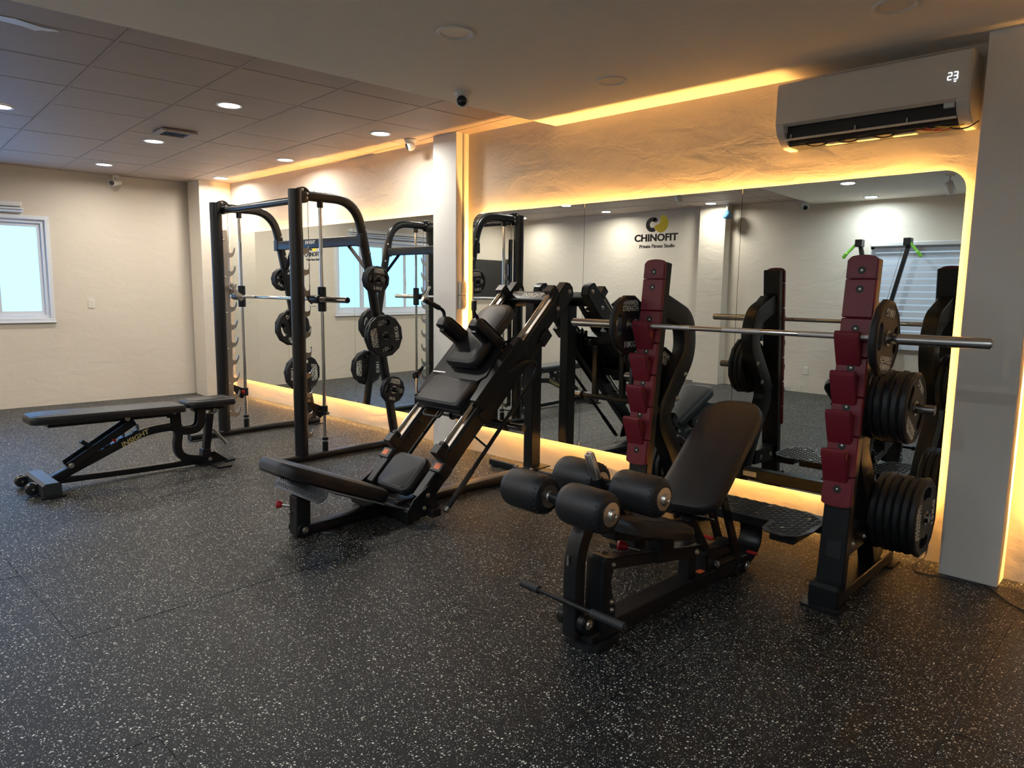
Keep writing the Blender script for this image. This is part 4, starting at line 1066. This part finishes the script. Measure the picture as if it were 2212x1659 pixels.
# carriage
for s in (-1, 1):
    F = HF(hc + s * .258)
    MB().span((-.042 + s * .018, .042 + s * .018), (.76, 1.37), (-.03, .085), bev=.006, mtx=F).build('carriage_sleeve', 'black', t, off)
    MB().span((s * .042 - .006, s * .042 + .006), (.72, 1.33), (-.135, -.02), bev=.004, mtx=F).build('carriage_side', 'black', t, off)
    MB().span((-.035, .055 if s > 0 else .035), (1.50, 1.62), (-.165, -.085), bev=.004, mtx=F).build('counter_block', 'plastic', t, off)
    bolt(t, off, F @ Vector((.0, 1.56, -.084)), (0, -uz, uy), .014)
    MB().cyl(F @ Vector((s * .03, 1.30, -.14)), F @ Vector((s * .03, 1.50, -.125)), .018, n=16).build('damper', 'black', t, off)
    MB().prism([(1.18, .0), (1.20, .06), (1.255, .10), (1.33, .085), (1.385, .02), (1.37, -.02)], s * -.045 - .004, s * -.045 + .004, 'yz', F, bev=.001).build('bracket_plate', 'darksteel', t, off)
    for q, nn_ in ((1.235, .075), (1.295, .075), (1.345, .045), (1.22, .035), (1.29, .025)):
        bolt(t, off, F @ Vector((s * -.045 + .004, q, nn_)), (1, 0, 0), .011)
    # long release handles
    x = hc + s * .335
    pth = [F @ Vector((s * .05, 1.12, -.01)), F @ Vector((s * .085, 1.25, -.05)), F @ Vector((s * .085, 1.345, -.150)), F @ Vector((s * .085, 1.24, -.215)), F @ Vector((s * .085, .10, -.216))]
    MB().tube(arc_path(pth, .08, 7), .0145, 12, (1, 0, 0)).build('release_handle', 'black', t, off)
    e0 = F @ Vector((s * .085, .40, -.216)); e1 = F @ Vector((s * .085, .10, -.216))
    MB().cyl(e0, e1, .0185, n=16).build('grip', 'grip', t, off)
    dd = (e1 - e0).normalized()
    MB().cyl(e1, e1 + dd * .03, .0195, n=16, bev=.002).build('grip_end', 'steel', t, off)
    MB().cyl(F @ Vector((s * .03, .60, -.08)), F @ Vector((s * .085, .60, -.216)), .007, n=10).build('handle_stay', 'black', t, off)
Fc = HF(hc)
MB().span((-.22, .22), (.80, .90), (-.01, .05), bev=.004, mtx=Fc).build('carriage_cross', 'black', t, off)
MB().span((-.22, .22), (1.22, 1.32), (.02, .085), bev=.004, mtx=Fc).build('carriage_cross', 'black', t, off)
MB().span((-.215, .215), (.80, 1.16), (.062, .070), bev=.002, mtx=Fc).build('carriage_plate', 'plastic', t, off)
MB().span((-.235, .235), (.655, .68), (.045, .085), bev=.004, mtx=Fc).build('tray_lip', 'plastic', t, off)
MB().span((-.235, .235), (.665, .92), (.050, .066), bev=.003, mtx=Fc).build('tray', 'plastic', t, off)
pad_mb(.465, .255, .06, (.03, .03), mtx=Fc @ Matrix.Translation((0, .665, .07)) @ Matrix.Rotation(-.06, 4, 'X'), edge=.016).build('middle_pad', 'vinyl', t, off)
MB().tube(arc_path([Fc @ Vector((-.13, .66, .06)), Fc @ Vector((-.13, .60, .055)), Fc @ Vector((.05, .60, .055)), Fc @ Vector((.05, .66, .06))], .03), .010, 10).build('pull_handle', 'black', t, off)
MB().cyl((hc - .27, 3.385, .882), (hc + .25, 3.505, .862), .011, n=14).build('cross_rod', 'darksteel', t, off)
MB().cyl((hc + .225, 3.50, .863), (hc + .275, 3.511, .861), .015, n=16, bev=.002).build('rod_end', 'steel', t, off)
for x in (-.17, .06):
    MB().cyl((hc + x - .03, 3.405 + (x + .27) * .22, .879), (hc + x + .03, 3.418 + (x + .27) * .22, .877), .019, n=14).build('rod_collar', 'plastic', t, off)
# back pad, shoulder pads, handles
MB().span((-.15, .15), (1.02, 1.56), (.105, .125), bev=.003, mtx=Fc).build('pad_board', 'black', t, off)
pad_mb(.335, .60, .06, (.07, .12), mtx=Fc @ Matrix.Translation((0.01, 1.00, .125)), edge=.02).build('back_pad', 'vinyl', t, off)
MB().prism([(-.24, .88), (-.14, .84), (.14, .84), (.26, .98), (.22, 1.30), (-.20, 1.30)], .086, .094, 'xy', Fc).build('back_plate', 'plastic', t, off)
MB().beam(Fc @ Vector((-.14, 1.30, .10)), Fc @ Vector((-.14, 1.62, .12)), .05, .02).build('pad_bracket', 'black', t, off)
for s in (-1, 1):
    x0 = .145 * s
    base = Vector((hc + x0, 3.655, 1.080)); tip = Vector((hc + x0, 3.415, 1.262))
    if s < 0: base = Vector((hc + x0, 3.625, 1.085)); tip = Vector((hc + x0, 3.365, 1.262))
    d = (tip - base).normalized(); n_ = Vector((0, d.z, -d.y))
    Fs = frame(base - d * .02, (-1, 0, 0), d, n_)
    pad_mb(.115, (tip - base).length + .03, .085, (.05, .035), mtx=Fs @ Matrix.Translation((0, 0, -.04)), edge=.022).build('shoulder_pad', 'vinyl', t, off)
    MB().beam(base + n_ * -.055 - d * .05, tip - n_ * .055 - d * .03, .05, .02, bev=.004).build('pad_arm', 'black', t, off)
    MB().beam(base - n_ * .06 - d * .03, Vector((hc + x0, 3.72, 1.03)), .05, .05, bev=.004).build('pad_arm_root', 'black', t, off)
    a = tip - n_ * .055 - d * .05
    if s > 0: pth = [a, Vector((hc + .135, 3.455, 1.295)), Vector((hc + .13, 3.42, 1.325)), Vector((hc + .115, 3.435, 1.415))]
    else: pth = [a, Vector((hc - .16, 3.40, 1.335)), Vector((hc - .175, 3.21, 1.42))]
    ph = arc_path(pth, .04, 5)
    MB().tube(ph, .0125, 12).build('handle', 'black', t, off)
    e1 = Vector(pth[-1]); e0 = Vector(pth[-2]); e0 = e0 + (e1 - e0) * .25
    MB().cyl(e0, e1 - (e1 - e0) * .12, .0185, n=16).build('grip', 'grip', t, off)
    MB().cyl(e1 - (e1 - e0) * .12, e1 + (e1 - e0).normalized() * .002, .0195, n=16, bev=.002).build('grip_end', 'steel', t, off)
# weight horn on the carriage, right side, with sleeve
MB().cyl((hc - .29, 3.60, .53), (hc + .29, 3.60, .53), .028, n=20).build('horn_beam', 'black', t, off)
for s in (-1, 1):
    MB().span((hc + s * .15 - .025, hc + s * .15 + .025), (3.575, 3.625), (.53, .99), bev=.004).build('horn_strut', 'black', t, off)
    MB().cyl((hc + s * .29, 3.60, .53), (hc + s * .455, 3.60, .53), .0245, n=24, bev=.003).build('weight_horn', 'darksteel', t, off)
    MB().cyl((hc + s * .285, 3.60, .53), (hc + s * .30, 3.60, .53), .042, n=24, bev=.003).build('horn_flange', 'black', t, off)

# ================================================================== LEG DEVELOPER BENCH
t = thing('leg_extension_bench', 'black adjustable bench with four foam rollers in front of the maroon rack', 'bench', (-1.745, 2.25, 0), math.radians(-2.5))
Z = None
MB().span((-.052, .052), (.10, 1.30), (.028, .098), bev=.004).build('base_beam', 'black', t)
MB().prism([(-.11, .02), (-.08, -.01), (.05, -.01), (.08, .02), (.08, .15), (.05, .20), (-.08, .20), (-.11, .17)], 0, .022, 'xy', bev=.003).build('front_plate', 'plastic', t)
MB().span((-.045, .045), (.02, .16), (.022, .06), bev=.004).build('foot_block', 'black', t)
MB().span((-.16, .065), (1.18, 1.27), (.012, .065), bev=.005).build('rear_foot', 'black', t)
# roller arm
ap = arc_path([(-.045, .0, .045), (-.045, -.0, .43), (-.040, .115, .60)], .16, 8)
MB().sweep(ap, rrect(.072, .062, .006), (1, 0, 0)).build('roller_arm', 'black', t)
for s in (-1, 1):
    MB().cyl((-.045 + s * .036, .015, .112), (-.045 + s * .075, .015, .112), .042, n=28, bev=.005).build('pivot_boss', 'black', t)
    bolt(t, None, (-.045 + s * .075, .015, .112), (s, 0, 0), .018)
MB().cyl((-.30, -.045, .205), (.20, -.045, .205), .011, n=14).build('lower_bar', 'black', t)
for a, b_ in ((-.315, -.20), (.085, .265)):
    MB().cyl((a, -.045, .205), (b_, -.045, .205), .018, n=18, bev=.006).build('grip', 'grip', t)
MB().cyl((-.052, -.033, .36), (-.052, -.033, .40), .006, n=10).build('slot_pin', 'steel', t)
# front box plates
MB().prism([(.075, .03), (.085, .36), (.10, .385), (.155, .37), (.15, .325), (.135, .27), (.15, .20), (.17, .15), (.165, .05), (.175, .03)], -.052, .048, 'yz', bev=.004).build('front_box', 'black', t)
for y, z in ((.142, .345), (.138, .18), (.14, .145), (.15, .075)):
    bolt(t, None, (.048, y, z), (1, 0, 0), .009)
# seat rail
MB().beam((-.005, .13, .342), (-.005, .56, .268), .062, .052, bev=.004).build('seat_rail', 'satin' if False else 'black', t)
MB().beam((-.005, .50, .279), (-.005, .86, .225), .074, .062, bev=.004).build('rail_sleeve', 'black', t)
MB().cyl((-.035, .16, .368), (-.035, .20, .362), .006, n=10).build('stop_pin', 'steel', t)
MB().beam((-.005, .80, .05), (-.005, .80, .27), .066, .066, side=(1, 0, 0), bev=.006).build('rear_post', 'black', t)
MB().beam((-.005, .80, .265), (-.005, .80, .31), .070, .070, side=(1, 0, 0), bev=.018, seg=2).build('post_cap', 'grip', t)
bolt(t, None, (.034, .82, .225), (1, 0, 0), .015)
MB().beam((-.005, .56, .27), (-.005, .56, .41), .085, .115, side=(1, 0, 0), bev=.005).build('seat_post', 'black', t)
MB().lathe([(0, 0), (.012, 0), (.020, .014), (.024, .040), (.018, .05), (0, .052)], (-.055, .38, .335), (-.9, -.5, .1), 18).build('pull_knob', 'redknob', t)
MB().cyl((-.055, .38, .335), (-.01, .41, .325), .008, n=12).build('knob_pin', 'steel', t)
# seat pad
ds = Vector((0, .46, -.13)).normalized(); Fs = frame((-.0, .13, .495), (1, 0, 0), ds, (0, -ds.z, ds.y))
pad_mb(.30, .52, .068, (.09, .06), mtx=Fs, edge=.02).build('seat_pad', 'vinyl', t)
MB().beam((0, .16, .47), (0, .60, .36), .07, .05, bev=.004).build('seat_frame', 'black', t)
MB().cyl((-.06, .615, .385), (.085, .615, .385), .016, n=16).build('seat_pivot', 'black', t)
bolt(t, None, (.085, .615, .385), (1, 0, 0), .020)
# roller carrying frame
MB().beam((-.0, .30, .50), (0, .16, .665), .055, .04, bev=.004).build('roller_support', 'black', t)
MB().beam((-.042, .09, .58), (-.055, -.10, .655), .055, .05, bev=.006).build('roller_bracket', 'black', t)
def rollers(y, z, xm, gap, L=.225, r=.083, post=0):
    MB().cyl((xm - gap / 2 - L - .01, y, z), (xm + gap / 2 + L + .012, y, z), .023, n=20).build('roller_axle', 'black', t)
    for s in (-1, 1):
        a = xm + s * gap / 2
        pr = [(.030, 0), (.055, -.001), (.070, .006), (.079, .020), (r, .04), (r, L - .04), (.079, L - .018), (.070, L - .006), (.055, L), (.030, L)]
        mb = MB().lathe(pr, (a, y, z), (s, 0, 0), 40)
        ro = mb.build('foam_roller', 'vinyl', t)
        # gathered end: little radial folds
        for end in (1,):
            gm = MB(); ax = a + s * L if s > 0 else a
            e = 1
            for k in range(22):
                an = 2 * PI * k / 22
                cy_, cz_ = math.cos(an), math.sin(an)
                gm.beam((ax + .0005 * e, y + .050 * cy_, z + .050 * cz_), (ax - .020, y + .0800 * cy_, z + .0800 * cz_), .005, .006, side=(0, -cz_, cy_), bev=.001)
            g = gm.build('gathered_folds', 'vinyl', ro); g['kind'] = 'stuff'
        ex = a + s * (L + .0) if s > 0 else a
        MB().lathe([(.046, 0), (.047, .004), (.024, .006), (.023, .012), (.020, .020), (.010, .022), (.009, .019), (0, .019)], (ex, y, z), (1, 0, 0), 36).build('end_washer', 'steel', ro)
rollers(-.125, .668, -.035, .09)
rollers(.145, .685, .012, .09)
MB().lathe([(0, 0), (.0215, 0), (.0215, .115), (.019, .12), (.012, .121), (.010, .118), (0, .118)], (-.022, .102, .712), (-.12, -.32, .94), 24).build('weight_peg', 'steel', t)
MB().cyl((-.018, .115, .67), (-.022, .102, .715), .026, n=20, bev=.003).build('peg_base', 'black', t)
# backrest
p0 = Vector((.0, .76, .425)); p1 = Vector((-.07, 1.395, .885)); d = (p1 - p0).normalized(); xs_ = Vector((1, 0, 0)); xs_ = (xs_ - d * xs_.dot(d)).normalized()
Fb = frame(p0, xs_, d, xs_.cross(d))
pad_mb(.335, .77, .058, (.10, .13), mtx=Fb @ Matrix.Translation((-.012, 0, 0)), edge=.016).build('backrest_pad', 'vinyl', t)
MB().span((-.035, .035), (.05, .52), (-.05, -.002), bev=.004, mtx=Fb).build('backrest_frame', 'black', t)
MB().beam((.045, 1.03, .455), (.045, 1.235, .04), .022, .050, bev=.004).build('support_leg', 'black', t)
MB().beam((-.045, 1.03, .455), (-.045, 1.235, .04), .022, .050, bev=.004).build('support_leg', 'black', t)
MB().beam((-.02, .80, .40), (-.02, .965, .19), .055, .05, bev=.004).build('prop_arm', 'black', t)
MB().beam((-.06, .88, .385), (.09, .88, .385), .02, .012, side=(0, 1, 0)).build('handle_stub', 'plastic', t)
# rear mechanism
MB().prism([(.92, .09), (.92, .18), (.945, .205), (1.16, .185), (1.20, .16), (1.20, .09)], -.035, .035, 'yz', bev=.006).build('ratchet_housing', 'black', t)
MB().cyl((.05, .99, .125), (.05, 1.15, .12), .021, n=18, bev=.003).build('ratchet_tube', 'black', t)
bolt(t, None, (.05, .99, .125), (0, -1, 0), .016)
MB().cyl((0, 1.12, .19), (0, 1.12, .215), .035, n=24, bev=.004).build('ratchet_knob', 'plastic', t)
MB().beam((-.11, 1.10, .205), (-.045, 1.115, .20), .030, .012, side=(0, 1, 0)).build('red_lever', 'redknob', t)
MB().beam((.075, 1.245, .135), (.13, 1.255, .13), .026, .012, side=(0, 1, 0)).build('red_lever', 'redknob', t)
MB().cyl((-.11, 1.24, .06), (.085, 1.24, .06), .014, n=16).build('hinge_bolt', 'black', t)
bolt(t, None, (.085, 1.24, .06), (1, 0, 0), .020)
MB().box((.012, .90, .0985), (.032, .055, .001), None, 0).build('warning_label', 'orange', t)

# ================================================================== FLAT / INCLINE BENCH
t = thing('incline_bench', 'flat black adjustable bench with wheels near the window wall', 'bench', (-5.93, 1.27, 0), 0)
pad_mb(.275, 1.06, .062, (.045, .02), mtx=frame((0, -.075, .505), (1, 0, 0), (0, 1, -.02), (0, .02, 1)), edge=.016).build('back_pad', 'vinyl', t)
MB().prism([(.04, .508), (.93, .489), (.93, .455), (.04, .470)], -.075, .075, 'yz', bev=.003).build('back_frame', 'black', t)
pad_mb(.25, .40, .058, (.06, .04), mtx=frame((0, 1.012, .503), (1, 0, 0), (0, 1, -.008), (0, .008, 1)), edge=.018).build('seat_pad', 'vinyl', t)
MB().span((-.03, .03), (1.08, 1.34), (.462, .503), bev=.004).build('seat_frame', 'black', t)
mp = arc_path([(0, .04, .066), (0, .70, .350), (0, .975, .362), (0, .93, .095), (0, 1.22, .038)], [.12, .10, .13], 7)
MB().sweep(mp, rrect(.06, .062, .006), (1, 0, 0)).build('main_beam', 'black', t)
MB().sweep([(0, .10, .062), (0, .60, .045), (0, 1.24, .036)], rrect(.055, .045, .006), (1, 0, 0)).build('lower_beam', 'black', t)
for k in range(4):
    y = .34 + .105 * k
    z = .066 + (y - .04) * .43 + .038
    MB().beam((-.035, y - .018, z - .004), (.035, y - .018, z - .004), .045, .006, side=(0, .93, .36)).build('step_plate', 'black', t)
    MB().beam((0, y, z - .004), (0, y - .002, z + .045), .060, .006, side=(1, 0, 0)).build('ladder_tooth', 'black', t)
for s in (-1, 1):
    MB().beam((s * .058, .155, .165), (s * .058, .62, .445), .010, .058, bev=.003).build('adjust_arm', 'black', t)
    MB().span((s * .05, s * .056), (.90, .97), (.42, .52), bev=.002).build('pivot_plate', 'black', t)
    bolt(t, None, (s * .064, .170, .172), (s, 0, 0), .017)
    bolt(t, None, (s * .077, .565, .474), (s, 0, 0), .015)
    bolt(t, None, (s * .077, .915, .487), (s, 0, 0), .016)
    up_ = arc_path([(s * .032, .945, .50), (s * .032, .95, .31), (s * .032, 1.135, .31), (s * .032, 1.15, .47)], .075, 7)
    MB().sweep(up_, rrect(.012, .062, .003), (1, 0, 0)).build('seat_bracket', 'black', t)
MB().beam((-.06, .33, .275), (.06, .33, .275), .04, .008, side=(0, .8, .5)).build('adjust_plate', 'black', t)
MB().beam((-.0, .33, .27), (0, .255, .335), .07, .030, bev=.006).build('adjust_handle', 'plastic', t)
MB().cyl((-.07, .45, .335), (.085, .46, .322), .008, n=12).build('adjust_pin', 'steel', t)
MB().cyl((.075, .459, .323), (.10, .462, .320), .011, n=14, bev=.003).build('pin_end', 'redknob', t)
for s in (-1, 1):
    MB().cyl((s * .045, .21, .21), (s * .06, .21, .21), .012, n=14).build('spacer', 'black', t)
MB().sweep([(0, 1.175, .08), (0, 1.225, .43)], rrect(.06, .055, .006), (1, 0, 0)).build('seat_post', 'black', t)
MB().beam((0, 1.168, .06), (0, 1.178, .135), .075, .070, bev=.005).build('post_sleeve', 'plastic', t)
MB().beam((0, 1.222, .425), (0, 1.232, .475), .03, .03, bev=.004).build('post_head', 'steel', t)
MB().cyl((-.04, 1.255, .455), (.04, 1.255, .455), .024, n=18, bev=.003).build('head_pivot', 'black', t)
bolt(t, None, (.04, 1.255, .455), (1, 0, 0), .016)
MB().cyl((-.07, 1.16, .385), (-.03, 1.18, .375), .010, n=12).build('height_pin', 'steel', t)
MB().cyl((.03, 1.235, .30), (.045, 1.345, .155), .013, n=16, bev=.003).build('chrome_handle', 'steel', t)
MB().prism([(1.12, .012), (1.16, .105), (1.24, .105), (1.36, .012)], -.034, .034, 'yz', bev=.004).build('rear_gusset', 'black', t)
bolt(t, None, (.034, 1.20, .045), (1, 0, 0), .014)
MB().prism([(-.23, 1.18), (.23, 1.18), (.23, 1.30), (-.23, 1.30)], 0, .012, 'xy', bev=.003).build('rear_foot', 'black', t)
MB().prism([(-.06, 1.10), (.06, 1.10), (.07, 1.30), (.03, 1.42), (-.03, 1.42), (-.07, 1.30)], 0, .014, 'xy', bev=.003).build('rear_foot_tongue', 'black', t)
MB().prism([(-.055, .012), (-.055, .085), (-.035, .102), (.045, .102), (.062, .085), (.062, .012)], -.275, .235, 'yz', bev=.006).build('front_foot', 'tread', t)
for s in (-1, 1):
    cx = s * .235 - .02
    MB().prism([(cx - .045, -.075), (cx + .045, -.075), (cx + .045, .08), (cx - .045, .08)], 0, .014, 'xy', bev=.003).build('foot_pad', 'plastic', t)
    wx = -.215 if s < 0 else .085
    MB().lathe([(0, -.03), (.020, -.03), (.038, -.026), (.046, -.012), (.046, .012), (.038, .026), (.020, .03), (0, .03)], (wx, -.088, .050), (1, 0, 0), 28).build('wheel', 'tv', t)
    MB().beam((wx - .045, -.088, .050), (wx - .045, -.04, .06), .006, .04).build('wheel_bracket', 'black', t)
    MB().cyl((wx - .05, -.088, .050), (wx + .035, -.088, .050), .008, n=12).build('axle', 'steel', t)
b = MB(); ang = math.atan(.43)
b._merge(text_mesh('INSIGHT', .052, .0005, .0014, 1.1, shear=.15), Matrix.Translation((.0308, .625, .305)) @ Matrix.Rotation(ang, 4, 'X') @ Matrix.Rotation(PI / 2, 4, 'Z') @ Matrix.Rotation(PI / 2, 4, 'X'))
b.build('lettering', 'printgold', t, None, False)

# ================================================================== SKI ERGOMETER (seen in the mirror)
sx, sy = -3.16, -1.62
t = thing('ski_ergometer', 'tall ski trainer with green handles by the blind, seen in the mirror', 'exercise machine', (sx, sy, 0)); off = t.location.copy()
MB().span((sx - .28, sx + .28), (sy - .10, sy + .75), (.02, .05), bev=.004).build('base_plate', 'black', t, off)
MB().beam((sx, sy, .05), (sx, sy, .85), .11, .08, bev=.006).build('column', 'black', t, off)
MB().lathe([(0, -.08), (.19, -.08), (.23, -.04), (.23, .04), (.19, .08), (0, .08)], (sx, sy + .03, .95), (0, 1, 0), 32).build('fan_housing', 'plastic', t, off)
MB().span((sx - .08, sx + .08), (sy + .12, sy + .16), (1.22, 1.36), bev=.008).build('monitor', 'tv', t, off)
for s in (-1, 1):
    MB().beam((sx + s * .05, sy, .95), (sx + s * .30, sy, 2.14), .045, .05, side=(0, 1, 0), bev=.004).build('mast', 'black', t, off)
    MB().span((sx + s * .30 - .045, sx + s * .30 + .045), (sy - .02, sy + .10), (2.12, 2.22), bev=.006).build('pulley', 'plastic', t, off)
    MB().cyl((sx + s * .24, sy + .05, 2.08), (sx + s * .05, sy + .05, 1.15), .003, n=6).build('cord', 'darksteel', t, off)
    MB().beam((sx + s * .33, sy + .07, 2.16), (sx + s * .45, sy + .10, 2.02), .04, .03, side=(0, 1, 0), bev=.005).build('green_handle', 'green', t, off)
    MB().beam((sx + s * .435, sy + .10, 2.04), (sx + s * .485, sy + .10, 1.97), .05, .035, side=(0, 1, 0), bev=.005).build('green_handle', 'green', t, off)
